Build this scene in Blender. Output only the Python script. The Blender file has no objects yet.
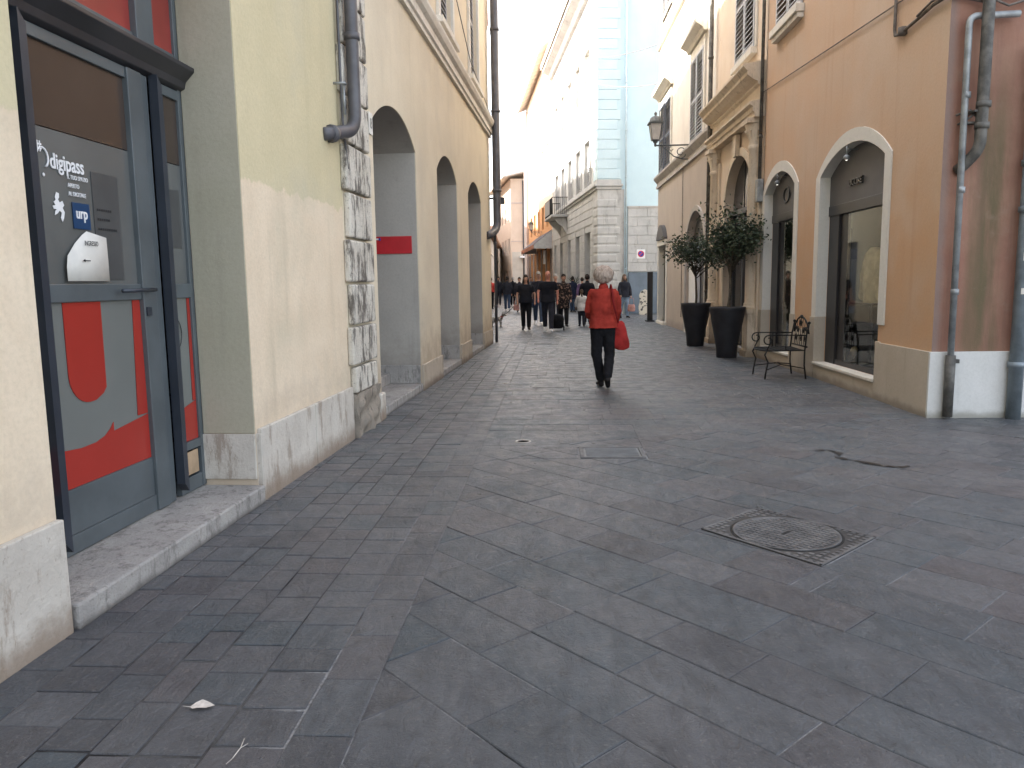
import bpy, bmesh, math, random
from mathutils import Vector, Matrix, noise
from mathutils.geometry import tessellate_polygon
R=math.radians; PI=math.pi
rnd=random.Random(7)
scene=bpy.context.scene
col=scene.collection

# ---------------------------------------------------------------- node helpers
class NT:
    def __init__(s,name,rough=.8,spec=.3):
        s.m=bpy.data.materials.new(name); s.m.use_nodes=True
        s.t=s.m.node_tree; s.b=s.t.nodes['Principled BSDF']
        s.b.inputs['Roughness'].default_value=rough
        s.b.inputs['Specular IOR Level'].default_value=spec
        s._co=None
    def n(s,ty,**kw):
        nd=s.t.nodes.new(ty)
        for k,v in kw.items(): setattr(nd,k,v)
        return nd
    def link(s,a,b): s.t.links.new(a,b)
    def put(s,sock,v):
        if isinstance(v,bpy.types.NodeSocket): s.link(v,sock)
        elif isinstance(v,(tuple,list)) and len(v)==3 and sock.type=='RGBA': sock.default_value=(*v,1)
        else: sock.default_value=v
    @property
    def co(s):
        if s._co is None: s._co=s.n('ShaderNodeTexCoord').outputs['Object']
        return s._co
    def scaled(s,sc):
        mp=s.n('ShaderNodeMapping'); s.link(s.co,mp.inputs['Vector'])
        mp.inputs['Scale'].default_value=sc if isinstance(sc,tuple) else (sc,)*3
        return mp.outputs['Vector']
    def noise(s,sc=1,detail=5,rough=.6,dist=0):
        nd=s.n('ShaderNodeTexNoise'); s.link(s.scaled(sc),nd.inputs['Vector'])
        nd.inputs['Scale'].default_value=1; nd.inputs['Detail'].default_value=detail
        nd.inputs['Roughness'].default_value=rough; nd.inputs['Distortion'].default_value=dist
        return nd.outputs['Fac']
    def ramp(s,v,a,b,lo=0.,hi=1.):
        nd=s.n('ShaderNodeMapRange',interpolation_type='SMOOTHSTEP'); s.put(nd.inputs[0],v)
        nd.inputs[1].default_value=a; nd.inputs[2].default_value=b
        nd.inputs[3].default_value=lo; nd.inputs[4].default_value=hi
        return nd.outputs[0]
    def math(s,op,a,b=0.):
        nd=s.n('ShaderNodeMath',operation=op); s.put(nd.inputs[0],a); s.put(nd.inputs[1],b); return nd.outputs[0]
    def mix(s,f,a,b):
        nd=s.n('ShaderNodeMix',data_type='RGBA'); s.put(nd.inputs[0],f); s.put(nd.inputs[6],a); s.put(nd.inputs[7],b)
        return nd.outputs[2]
    def axis(s,i):
        nd=s.n('ShaderNodeSeparateXYZ'); s.link(s.co,nd.inputs[0]); return nd.outputs[i]
    def color(s,c): s.put(s.b.inputs['Base Color'],c)
    def bump(s,h,strength=.3,dist=.01):
        nd=s.n('ShaderNodeBump'); s.put(nd.inputs['Height'],h)
        nd.inputs['Strength'].default_value=strength; nd.inputs['Distance'].default_value=dist
        s.link(nd.outputs[0],s.b.inputs['Normal'])

def plain(name,c,rough=.6,spec=.4,metal=0,var=.18,sc=6.,bump=.0):
    t=NT(name,rough,spec); n=t.noise(sc,4)
    a=tuple(x*(1-var) for x in c); b=tuple(min(1,x*(1+var)) for x in c)
    t.color(t.mix(t.ramp(n,.3,.7),a,b)); t.b.inputs['Metallic'].default_value=metal
    if bump: t.bump(t.noise(sc*8,3),bump,.004)
    return t.m

def stucco(name,c1,c2,c3=None,sc=1.3,streak=.25,streak_c=None,spots=.35,spot_c=(.12,.11,.09),band=None,low=None,bump=.35,rough=.92,soft=0.):
    t=NT(name,rough,.2)
    c=t.mix(t.ramp(t.noise(sc,6,.6),.3,.7),c1,c2)
    if band:   # lower tone to a ragged height: coat of paint; on ochre, painted sun line
        z,b1,b2=band
        edge=t.math('ADD',t.axis(2),t.math('MULTIPLY',t.noise(7,5),.22))
        edge=t.math('ADD',edge,t.math('MULTIPLY',t.noise(1.1,2),.18 if soft<.1 else 1.2))
        bc=t.mix(t.ramp(t.noise(sc*1.7,5),.3,.7),b1,b2)
        c=t.mix(t.ramp(edge,z+.18-soft*.2,z+.205+soft),bc,c)
    if c3: c=t.mix(t.ramp(t.noise(sc*.45,4),.48,.72,0,.8),c,c3)
    sk=t.ramp(t.noise((5.,5.,.35),6,.65),.52,.8,0,streak)
    c=t.mix(sk,c,streak_c or tuple(x*.45 for x in c1))
    sp=t.ramp(t.noise(3.3,8,.72),.62,.72,0,spots)
    c=t.mix(sp,c,spot_c)
    fine=t.ramp(t.noise(38,3,.7),.35,.75,0,.16); c=t.mix(fine,c,tuple(x*.55 for x in c1))
    if low:    # grime splashed up from the street
        z,lc=low
        f=t.math('ADD',t.axis(2),t.math('MULTIPLY',t.noise(4,6,.7),-z*1.3))
        c=t.mix(t.ramp(f,-z*.45,z*.35,.75,0.),c,lc)
    t.color(c)
    h=t.math('ADD',t.noise(28,5,.7),t.math('MULTIPLY',t.noise(4,3),1.2))
    t.bump(h,bump,.012)
    return t.m

def stone(name,c1,c2,dark,amount=.6,sc=5,bump=.7,low=None,rough=.85,th=.52):
    t=NT(name,rough,.25)
    c=t.mix(t.ramp(t.noise(sc*.5,5),.3,.7),c1,c2)
    st=t.ramp(t.noise((sc*1.8,sc*1.8,sc*.5),8,.75),th,th+.13,0,amount); c=t.mix(st,c,dark)
    pit=t.ramp(t.noise(sc*7,5,.7),.58,.68,0,amount*.7); c=t.mix(pit,c,dark)
    if low:
        f=t.math('ADD',t.axis(2),t.math('MULTIPLY',t.noise(6,6,.7),-low*1.2))
        c=t.mix(t.ramp(f,-low*.5,low*.4,.85,0.),c,dark)
    t.color(c)
    t.bump(t.math('ADD',t.noise(sc*6,6,.75),t.noise(sc*1.5,4)),bump,.012)
    return t.m

# ---------------------------------------------------------------- mesh builder
class MB:
    def __init__(s): s.v=[];s.f=[];s.mi=[];s.sm=[]
    def add(s,vs,fs,mi=0,smooth=False):
        o=len(s.v); s.v+=[tuple(v) for v in vs]; s.f+=[tuple(i+o for i in f) for f in fs]
        s.mi+=[mi]*len(fs); s.sm+=[smooth]*len(fs); return s
    def box(s,x0,x1,y0,y1,z0,z1,mi=0,M=None):
        vs=[Vector((x,y,z)) for x in(x0,x1) for y in(y0,y1) for z in(z0,z1)]
        if M: vs=[M@v for v in vs]
        return s.add(vs,[(0,1,3,2),(4,6,7,5),(0,4,5,1),(2,3,7,6),(0,2,6,4),(1,5,7,3)],mi)
    def prism(s,poly,y0,y1,mi=0,cap=True):   # poly in xz, extruded along y
        n=len(poly); vs=[(x,y0,z) for x,z in poly]+[(x,y1,z) for x,z in poly]
        fs=[(i,(i+1)%n,(i+1)%n+n,i+n) for i in range(n)]
        s.add(vs,fs,mi)
        if cap:
            tr=tessellate_polygon([[Vector((x,z,0)) for x,z in poly]])
            s.add([(x,y0,z) for x,z in poly],tr,mi); s.add([(x,y1,z) for x,z in poly],tr,mi)
        return s
    def profile_x(s,prof,x0,x1,mi=0):        # prof in (y,z), run along x
        n=len(prof); vs=[(x0,y,z) for y,z in prof]+[(x1,y,z) for y,z in prof]
        s.add(vs,[(i,(i+1)%n,(i+1)%n+n,i+n) for i in range(n)],mi)
        tr=tessellate_polygon([[Vector((y,z,0)) for y,z in prof]])
        s.add([(x0,y,z) for y,z in prof],tr,mi); s.add([(x1,y,z) for y,z in prof],tr,mi); return s
    def profile_y(s,prof,y0,y1,mi=0):        # prof in (x,z), run along y
        return s.prism(prof,y0,y1,mi)
    def tube(s,pts,r,n=10,mi=0,cap=True,sq=1.):
        pts=[Vector(p) for p in pts]; rr=r if isinstance(r,(list,tuple)) else [r]*len(pts)
        t0=(pts[1]-pts[0]).normalized(); up=Vector((0,0,1)) if abs(t0.z)<.9 else Vector((0,1,0))
        nrm=t0.cross(up).normalized(); rings=[]
        for i,p in enumerate(pts):
            if i==0: t=t0
            elif i==len(pts)-1: t=(pts[i]-pts[i-1]).normalized()
            else: t=((pts[i]-pts[i-1]).normalized()+(pts[i+1]-pts[i]).normalized()).normalized()
            nrm=(nrm-t*nrm.dot(t)).normalized(); b=t.cross(nrm)
            rings.append((p,t,nrm,b,rr[i]))
        if cap:
            p,t,a,b,q=rings[0]; e=rings[-1]
            rings=[(p-t*q*.8,t,a,b,q*.45)]+rings+[(e[0]+e[1]*e[4]*.8,e[1],e[2],e[3],e[4]*.45)]
        vs=[];fs=[]
        for p,t,a,b,q in rings:
            for k in range(n):
                w=2*PI*k/n; vs.append(p+a*math.cos(w)*q+b*math.sin(w)*q*sq)
        for i in range(len(rings)-1):
            for k in range(n):
                fs.append((i*n+k,i*n+(k+1)%n,(i+1)*n+(k+1)%n,(i+1)*n+k))
        fs.append(tuple(range(n-1,-1,-1))); fs.append(tuple(range(len(vs)-n,len(vs))))
        return s.add(vs,fs,mi,True)
    def rod(s,pts,r,n=6,mi=0): return s.tube(pts,r,n,mi,cap=False)
    def lathe(s,prof,c=(0,0,0),n=24,mi=0,smooth=True):  # prof (r,z)
        vs=[];fs=[]
        for r,z in prof:
            for k in range(n):
                w=2*PI*k/n; vs.append((c[0]+r*math.cos(w),c[1]+r*math.sin(w),c[2]+z))
        for i in range(len(prof)-1):
            for k in range(n): fs.append((i*n+k,i*n+(k+1)%n,(i+1)*n+(k+1)%n,(i+1)*n+k))
        fs.append(tuple(range(n-1,-1,-1))); fs.append(tuple(range(len(vs)-n,len(vs))))
        return s.add(vs,fs,mi,smooth)
    def rings(s,rs,n=20,mi=0):   # rs: (cx,cy,z,rx,ry) closed loft
        vs=[];fs=[]
        for cx,cy,z,a,b in rs:
            for k in range(n):
                w=2*PI*k/n; c,q=math.cos(w),math.sin(w)
                e=.85; vs.append((cx+a*math.copysign(abs(c)**e,c),cy+b*math.copysign(abs(q)**e,q),z))
        for i in range(len(rs)-1):
            for k in range(n): fs.append((i*n+k,i*n+(k+1)%n,(i+1)*n+(k+1)%n,(i+1)*n+k))
        fs.append(tuple(range(n-1,-1,-1))); fs.append(tuple(range(len(vs)-n,len(vs))))
        return s.add(vs,fs,mi,True)
    def ball(s,c,r,n=14,m=9,mi=0,fn=None):
        rr=r if isinstance(r,(tuple,list)) else (r,)*3; vs=[];fs=[]
        for i in range(m+1):
            a=PI*(i+.02)/(m+.04)
            for k in range(n):
                w=2*PI*k/n; p=Vector((math.sin(a)*math.cos(w),math.sin(a)*math.sin(w),math.cos(a)))
                if fn: p=fn(p)
                vs.append((c[0]+p.x*rr[0],c[1]+p.y*rr[1],c[2]+p.z*rr[2]))
        for i in range(m):
            for k in range(n): fs.append((i*n+k,(i+1)*n+k,(i+1)*n+(k+1)%n,i*n+(k+1)%n))
        fs.append(tuple(range(n))); fs.append(tuple(range(len(vs)-1,len(vs)-n-1,-1)))
        return s.add(vs,fs,mi,True)
    def mesh(s,name,mats,recalc=True):
        me=bpy.data.meshes.new(name); me.from_pydata(s.v,[],s.f)
        for m in (mats if isinstance(mats,(list,tuple)) else [mats]): me.materials.append(m)
        me.polygons.foreach_set('material_index',s.mi); me.polygons.foreach_set('use_smooth',s.sm)
        if recalc:
            bm=bmesh.new(); bm.from_mesh(me); bmesh.ops.recalc_face_normals(bm,faces=bm.faces); bm.to_mesh(me); bm.free()
        me.update(); return me
    def obj(s,name,mats,parent=None,bevel=0,label=None):
        o=bpy.data.objects.new(name,s.mesh(name,mats)); col.objects.link(o)
        if parent: o.parent=parent
        if bevel:
            b=o.modifiers.new('b','BEVEL'); b.width=bevel; b.segments=2; b.limit_method='ANGLE'; b.angle_limit=R(40)
        if label: o['label']=label
        return o

def tag(o,label=None,cat=None,group=None,kind=None):
    if label: o['label']=label
    if cat: o['category']=cat
    if group: o['group']=group
    if kind: o['kind']=kind
    return o
def thing(name,label,cat,loc=(0,0,0),rz=0,group=None):
    o=bpy.data.objects.new(name,None); col.objects.link(o); o.empty_display_size=.3
    o.location=loc; o.rotation_euler=(0,0,rz); return tag(o,label,cat,group)
def bake(o):
    dg=bpy.context.evaluated_depsgraph_get(); dg.update()
    me=bpy.data.meshes.new_from_object(o.evaluated_get(dg)); o.modifiers.clear(); o.data=me
def organic(mb,name,mat,parent,voxel=.012,smooth=2,disp=0,dsc=6,fac=.6):
    """fuse the lofted volumes of mb into ONE continuous surface"""
    o=mb.obj(name,mat,parent)
    r=o.modifiers.new('r','REMESH'); r.mode='VOXEL'; r.voxel_size=voxel; r.use_smooth_shade=True
    if smooth:
        q=o.modifiers.new('s','SMOOTH'); q.iterations=smooth; q.factor=fac
    bake(o)
    if disp:
        me=o.data
        for v in me.vertices:
            n=noise.noise(v.co*dsc)+.5*noise.noise(v.co*dsc*2.3+Vector((9,3,1)))
            v.co=v.co+v.normal*n*disp
    for p in o.data.polygons: p.use_smooth=True
    return o
def text(body,name,size,mat,parent,loc,rot=(PI/2,0,0),ext=.002,align='LEFT',sx=1,offset=0):
    c=bpy.data.curves.new(name,'FONT'); c.body=body; c.size=size; c.extrude=ext; c.align_x=align; c.offset=offset
    o=bpy.data.objects.new(name,c); col.objects.link(o)
    dg=bpy.context.evaluated_depsgraph_get(); dg.update()
    me=bpy.data.meshes.new_from_object(o.evaluated_get(dg)); bpy.data.objects.remove(o)
    me.materials.clear(); me.materials.append(mat)
    o=bpy.data.objects.new(name,me); col.objects.link(o); o.parent=parent; o.location=loc; o.rotation_euler=rot; o.scale=(sx,1,1)
    return o

def arch(xa,xb,z0,zs,zt,n=20):
    """outline of an opening with an arched head"""
    c=(xa+xb)/2; hw=(xb-xa)/2; h=zt-zs; p=[(xa,z0),(xb,z0),(xb,zs)]
    for i in range(1,n):
        a=PI*i/n
        if h>=hw*.6: p.append((c+hw*math.cos(a),zs+h*math.sin(a)))
        else:
            rr=(hw*hw+h*h)/(2*h); th=math.asin(hw/rr); q=th*(1-2*i/n)
            p.append((c+rr*math.sin(q),zt-rr+rr*math.cos(q)))
    p.append((xa,zs)); return p
def rect(xa,xb,z0,z1): return [(xa,z0),(xb,z0),(xb,z1),(xa,z1)]
def facade(mb,outer,holes,depths,mi=0,rmi=None):
    """front face in the plane y=0 with real openings and their reveals"""
    polys=[outer]+holes; flat=[p for q in polys for p in q]
    tr=tessellate_polygon([[Vector((x,z,0)) for x,z in q] for q in polys])
    mb.add([(x,0,z) for x,z in flat],tr,mi)
    for h,d in zip(holes,depths):
        n=len(h); mb.add([(x,0,z) for x,z in h]+[(x,d,z) for x,z in h],[(i,(i+1)%n,(i+1)%n+n,i+n) for i in range(n)],mi if rmi is None else rmi)
    return mb
def surround(mb,inner_args,w,y0,y1,mi=0,z0=None,n=20):
    """arched band of width w around an opening"""
    xa,xb,zb,zs,zt=inner_args; zb=zb if z0 is None else z0
    a=arch(xa,xb,zb,zs,zt,n); b=arch(xa-w,xb+w,zb,zs,zt+w,n)
    a=a[1:]+[a[0]]; b=b[1:]+[b[0]]; k=len(a)
    vs=[(x,y0,z) for x,z in a]+[(x,y0,z) for x,z in b]+[(x,y1,z) for x,z in a]+[(x,y1,z) for x,z in b]
    fs=[]
    for i in range(k-1):
        j=i+1; fs+=[(i,j,j+k,i+k),(i+2*k,j+2*k,j+3*k,i+3*k),(i,j,j+2*k,i+2*k),(i+k,j+k,j+3*k,i+3*k)]
    fs+=[(0,k,3*k,2*k),(k-1,2*k-1,4*k-1,3*k-1)]
    return mb.add(vs,fs,mi)
def shell(mb,x0,x1,D,z1,mi=0,left=True,right=True):
    """sides, back and top of a building body (front is the facade)"""
    q=[]
    if left: q.append([(x0,0,0),(x0,D,0),(x0,D,z1),(x0,0,z1)])
    if right: q.append([(x1,0,0),(x1,D,0),(x1,D,z1),(x1,0,z1)])
    q.append([(x0,D,0),(x1,D,0),(x1,D,z1),(x0,D,z1)]); q.append([(x0,0,z1),(x1,0,z1),(x1,D,z1),(x0,D,z1)])
    for f in q: mb.add(f,[(0,1,2,3)],mi)
def roof(parent,x0,x1,D,z,mat,eave=.5,ov=.0,rise=1.8):
    mb=MB(); t=.12
    mb.profile_x([(-eave,z-.02),(-eave,z+t),(D/2,z+rise+t),(D+.3,z+t),(D+.3,z-.02),(D/2,z+rise-.1)],x0-ov,x1+ov,0)
    n=int((x1-x0+2*ov)/.24)
    for i in range(n):     # cover-tile ridges
        x=x0-ov+.12+i*.24
        mb.rod([(x,-eave-.03,z+t+.01),(x,D/2,z+rise+t+.01)],.06,6)
    return mb.obj('roof',mat,parent)
def frame_of(o,far,face):
    """origin o, local x axis pointing o->far (times face)"""
    u=Vector((far[0]-o[0],far[1]-o[1])).normalized()*face
    return (o[0],o[1],0),math.atan2(u.y,u.x)
def shutter(mb,x0,x1,z0,z1,y=-.03,mi=0,t=.035,fr=.06,tilt=.028,step=.085):
    mb.box(x0,x0+fr,y,y+t,z0,z1,mi); mb.box(x1-fr,x1,y,y+t,z0,z1,mi)
    zm=(z0+z1)/2
    for a,b in((z0,z0+fr*1.6),(zm-fr/2,zm+fr/2),(z1-fr,z1)): mb.box(x0+fr,x1-fr,y+.002,y+t-.002,a,b,mi)
    for a,b in((z0+fr*1.6,zm-fr/2),(zm+fr/2,z1-fr)):
        n=int((b-a)/step)
        for i in range(n):
            z=a+(i+.5)*(b-a)/n
            vs=[(x0+fr,y-.008,z-.034),(x1-fr,y-.008,z-.034),(x1-fr,y+t-.006,z+.018),(x0+fr,y+t-.006,z+.018),
                (x0+fr,y-.008,z-.020),(x1-fr,y-.008,z-.020),(x1-fr,y+t-.006,z+.028),(x0+fr,y+t-.006,z+.028)]
            mb.add(vs,[(0,1,2,3),(4,7,6,5),(0,4,5,1),(3,2,6,7)],mi)
def downpipe(parent,pts,r,mat,clips=(),name='downpipe',wall_axis='y'):
    mb=MB(); P=[Vector(p) for p in pts]; path=[P[0]]
    for i in range(1,len(P)-1):       # rounded bends
        a=(P[i-1]-P[i]).normalized(); b=(P[i+1]-P[i]).normalized(); k=min(r*2.6,(P[i-1]-P[i]).length*.45,(P[i+1]-P[i]).length*.45)
        for j in range(6):
            t=j/5; path.append(P[i]+a*k*(1-t)**2+b*k*t**2)
    path.append(P[-1]); mb.rod(path,r,14)
    for c in clips:
        c=Vector(c); mb.lathe([(r*1.0,-.03),(r*1.22,-.028),(r*1.22,.028),(r*1.0,.03)],c,14)
    return mb.obj(name,mat,parent)

# ---------------------------------------------------------------- materials
M={}
M['yellow']=stucco('yellow stucco with repainted lower band',(.60,.53,.34),(.66,.58,.38),(.55,.51,.38),band=(2.16,(.79,.665,.50),(.73,.60,.44)),streak=.22,spots=.30,spot_c=(.42,.34,.24),low=(.9,(.52,.43,.33)),bump=.3)
M['cream']=stucco('cream stucco of arcade',(.68,.595,.445),(.74,.655,.50),(.62,.55,.43),streak=.28,spots=.34,spot_c=(.38,.31,.22),low=(1.0,(.38,.30,.22)),bump=.3)
M['reveal']=stucco('grey arch plaster with some shade in its tone',(.40,.375,.33),(.45,.42,.37),streak=.35,spots=.45,spot_c=(.24,.22,.2),low=(.8,(.24,.22,.19)),bump=.2)  # grey plaster, with part of the deep reveal's shade in the colour
M['olive']=stucco('dirty olive plaster darkened for recess shade',(.40,.375,.28),(.44,.41,.32),streak=.2,spots=.3,spot_c=(.25,.23,.18),bump=.2)  # dirty plaster tone, darkened further to stand for shade in the recess
M['travertine']=stone('white veined marble',(.50,.46,.40),(.61,.57,.50),(.25,.19,.14),.65,4,.5,low=.2,th=.50)
M['quoin']=stone('weathered white limestone blocks',(.58,.54,.46),(.68,.64,.56),(.12,.105,.09),.95,5,1.,low=.3,th=.47)
M['rubble']=stone('rough dark stone base',(.26,.23,.19),(.36,.31,.25),(.07,.06,.05),.7,9,1.)
M['step']=stone('worn stone step',(.31,.295,.275),(.40,.38,.35),(.12,.11,.10),.6,8,.7,low=.05,th=.50)
M['orange']=stucco('faded orange stucco',(.58,.40,.275),(.56,.425,.32),(.62,.49,.39),band=(2.5,(.56,.345,.20),(.53,.36,.235)),streak=.30,streak_c=(.38,.20,.11),spots=.22,spot_c=(.36,.20,.12),bump=.2,sc=.9,soft=1.4)
M['peach']=stucco('pale peach stucco',(.68,.55,.42),(.74,.62,.50),(.62,.52,.42),streak=.3,spots=.3,bump=.25)
M['greige']=stucco('grey beige stucco',(.46,.395,.34),(.50,.43,.37),(.43,.37,.32),streak=.18,spots=.12,low=(.3,(.3,.26,.23)),bump=.2)
M['palecream']=stucco('pale cream upper stucco',(.72,.66,.58),(.76,.71,.64),(.62,.56,.49),streak=.35,streak_c=(.42,.38,.34),spots=.3,bump=.2)
M['portal']=stone('warm carved limestone',(.60,.50,.38),(.68,.59,.47),(.25,.19,.13),.5,4,.6,low=.3)
M['trim']=stone('cream stone trim',(.66,.62,.54),(.72,.69,.62),(.3,.27,.23),.3,5,.3)
M['surround']=stucco('off-white arch surround',(.66,.64,.58),(.70,.68,.63),streak=.15,spots=.15,bump=.1)
M['plinthbeige']=stucco('beige stone plinth',(.46,.40,.32),(.52,.46,.38),(.42,.38,.32),streak=.4,streak_c=(.26,.22,.17),spots=.2,low=(.12,(.2,.17,.14)),bump=.2)
M['plinthwhite']=stucco('whitewashed plinth',(.58,.58,.55),(.66,.655,.63),(.50,.49,.45),streak=.4,streak_c=(.4,.4,.37),spots=.2,spot_c=(.35,.33,.3),low=(.1,(.25,.24,.2)),bump=.15)
def side_mat():
    t=NT('stained red end wall',.92,.2)
    c=t.mix(t.ramp(t.noise(1.6,6),.35,.65),(.29,.15,.11),(.35,.20,.145))
    y=t.axis(1)
    c=t.mix(t.ramp(t.math('ADD',y,t.math('MULTIPLY',t.noise(5,5),.08)),.15,.06,0,.7),c,(.23,.185,.165))
    d=t.math('ABSOLUTE',t.math('SUBTRACT',t.math('ADD',y,t.math('MULTIPLY',t.noise((5,5,.9),7,.7),.35)),.66))
    f=t.math('MULTIPLY',t.ramp(d,.30,.02),t.ramp(t.noise((4,4,.5),7,.7),.25,.6))
    hz=t.ramp(t.axis(2),4.1,2.4)
    c=t.mix(t.math('MULTIPLY',t.math('MULTIPLY',f,hz),.9),c,(.12,.105,.06))
    c=t.mix(t.ramp(t.noise((9,9,.6),6,.7),.48,.72,0,.5),c,(.20,.12,.09))
    c=t.mix(t.ramp(t.noise(2.5,7,.7),.55,.7,0,.4),c,(.30,.22,.17))
    t.color(c); t.bump(t.noise(25,5,.7),.3,.012); return t.m
M['side']=side_mat()
M['blue']=stucco('pale blue stucco',(.53,.67,.72),(.57,.71,.755),streak=.1,spots=.05,bump=.1)
M['bluequoin']=stucco('pale blue rusticated blocks',(.56,.69,.74),(.60,.73,.77),streak=.1,spots=.05,bump=.1)
M['palazzo']=stone('pale grey palazzo stone',(.44,.435,.42),(.54,.53,.51),(.22,.21,.20),.5,2.2,.4)
M['greypaint']=plain('grey blue painted metal hoarding',(.15,.19,.235),.5,.4,var=.12,sc=1.5)
M['ochre']=stucco('ochre wall with upper storeys paled as sunlit',(.74,.64,.52),(.78,.68,.56),band=(7.0,(.66,.33,.15),(.62,.35,.18)),streak=.15,spots=.1)  # upper storeys coloured pale to stand for full sun on the ochre
M['pinkgrey']=stucco('pinkish pilaster stucco',(.52,.44,.40),(.56,.47,.43),streak=.2,spots=.1)
M['farpeach']=stucco('pale peach stucco far house',(.66,.53,.42),(.70,.57,.46),streak=.15,spots=.1)
M['fargrey']=stucco('light grey stucco far row',(.52,.48,.42),(.58,.54,.47),streak=.2,spots=.2)
M['farroof']=plain('pale eaves and roof',(.62,.55,.48),.85,.2,var=.15,sc=2)
M['rooftile']=plain('terracotta roof tiles',(.36,.21,.14),.85,.2,var=.35,sc=4,bump=.3)
M['shutter']=plain('grey painted louvres',(.46,.46,.47),.6,.35,var=.1,sc=5)
M['shutterdark']=plain('dark grey blue painted louvres',(.15,.165,.20),.6,.35,var=.12,sc=5)
M['pipe']=plain('dark brown grey painted pipe',(.085,.083,.09),.42,.5,var=.2,sc=5,bump=.1)
M['galv']=plain('dull grey zinc pipe',(.27,.285,.29),.45,.5,metal=.35,var=.25,sc=7,bump=.2)
M['castiron']=plain('worn dark cast pipe',(.10,.095,.085),.6,.4,metal=.2,var=.4,sc=9,bump=.3)
M['bluegalv']=plain('blue grey painted pipe',(.19,.225,.25),.45,.5,metal=.2,var=.2,sc=6,bump=.15)
M['black']=plain('black iron',(.012,.012,.012),.6,.3,var=.2,sc=20)
M['planter']=plain('black resin planter',(.022,.022,.026),.55,.35,var=.25,sc=4,bump=.1)
M['charcoal']=plain('charcoal painted panel',(.085,.083,.085),.5,.4,var=.08,sc=3)
M['charcoal2']=plain('black brown shop frame',(.018,.017,.019),.35,.5,var=.2,sc=3)
M['letterdark']=plain('dark metal letters',(.05,.05,.052),.3,.6,metal=.5)
M['steel']=plain('blue grey painted steel',(.098,.115,.122),.4,.5,metal=.1,var=.14,sc=3,bump=.05)
M['steeldark']=plain('dark blue grey steel fins',(.035,.042,.055),.35,.5,metal=.1,var=.15,sc=3)
M['ledge']=plain('bronze grey lintel',(.032,.031,.035),.4,.5,var=.2,sc=3)
M['redfilm']=plain('red window film',(.36,.034,.024),.25,.5,var=.08,sc=1.2)
M['redfilmtop']=plain('faded red window film',(.33,.05,.04),.3,.5,var=.35,sc=.8)
M['greyfilm']=plain('frosted grey window film',(.175,.185,.172),.16,.5,var=.08,sc=1.0)
M['greyfilm2']=plain('darker grey window film',(.125,.13,.125),.18,.5,var=.1,sc=2)
M['brownpane']=plain('dark tinted pane',(.060,.043,.034),.12,.6,var=.12,sc=1.2)
M['white']=plain('white vinyl',(.8,.8,.8),.5,.3,var=.03)
M['paper']=plain('white paper',(.72,.70,.64),.8,.2,var=.06,sc=9)
M['ink']=plain('black ink',(.02,.02,.02),.7,.2)
M['navylogo']=plain('navy vinyl square',(.012,.05,.13),.3,.5,var=.05)
M['redsign']=plain('red enamel plaque',(.52,.028,.035),.35,.5,var=.08,sc=5)
M['vent']=plain('tan vent grille',(.42,.30,.19),.6,.3)
M['inside']=stucco('beige shop interior',(.22,.215,.15),(.26,.25,.18),streak=.05,spots=.05,bump=.05)
M['darkinside']=plain('dark interior',(.03,.028,.028),.8,.2)
M['dim']=plain('dim grey interior',(.09,.088,.085),.8,.2)
M['awning']=plain('charcoal awning cloth',(.10,.095,.11),.85,.2,var=.15,sc=3)
M['awningred']=plain('rust awning lining',(.34,.16,.11),.85,.2,var=.2,sc=3)
M['awningside']=plain('pale awning cheek',(.5,.5,.5),.85,.2,var=.1)
M['signblue']=plain('traffic sign blue',(.02,.06,.35),.4,.5); M['signred']=plain('traffic sign red',(.6,.02,.03),.4,.5)
M['lampglass']=plain('frosted lantern glass',(.55,.53,.5),.25,.5,var=.1,sc=10)
M['lampmetal']=plain('weathered grey green lantern iron',(.12,.13,.13),.55,.4,metal=.3,var=.25,sc=15)
M['darkglass']=plain('dark window glass',(.035,.038,.045),.08,.6,var=.3,sc=1)
def glass():
    t=NT('clear shop glass',.02,.5); b=t.b; b.inputs['Base Color'].default_value=(.8,.85,.83,1)
    b.inputs['Transmission Weight'].default_value=1; b.inputs['IOR'].default_value=1.45; return t.m
M['glass']=glass()
M['soil']=plain('potting soil',(.04,.03,.02),.95,.1,sc=30,bump=.6)
M['bark']=plain('olive bark',(.10,.085,.065),.9,.2,var=.4,sc=30,bump=.7)
def leafmat(name,a,b):
    t=NT(name,.5,.4); g=t.n('ShaderNodeNewGeometry')
    t.color(t.mix(g.outputs['Random Per Island'],a,b)); return t.m
M['leaf']=leafmat('olive leaves',(.018,.032,.016),(.075,.10,.055))
M['palm']=leafmat('palm fronds',(.02,.04,.015),(.06,.09,.03))
M['leafdead']=plain('pale dry leaf',(.58,.53,.48),.8,.2,sc=40)
M['ironlid']=None
M['skin']=plain('skin',(.42,.24,.17),.55,.3,var=.1,sc=14); M['skinred']=plain('ruddy skin',(.50,.22,.16),.55,.3,var=.1,sc=14)
def cloth(name,c,var=.25,sc=7,rough=.9,wv=180):
    t=NT(name,rough,.15); n=t.noise(sc,4)
    t.color(t.mix(t.ramp(n,.3,.7),tuple(x*(1-var) for x in c),tuple(min(1,x*(1+var)) for x in c)))
    t.bump(t.math('ADD',t.noise(wv,2),t.math('MULTIPLY',t.noise(11,4),3.)),.5,.006); return t.m
C_={}
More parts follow.
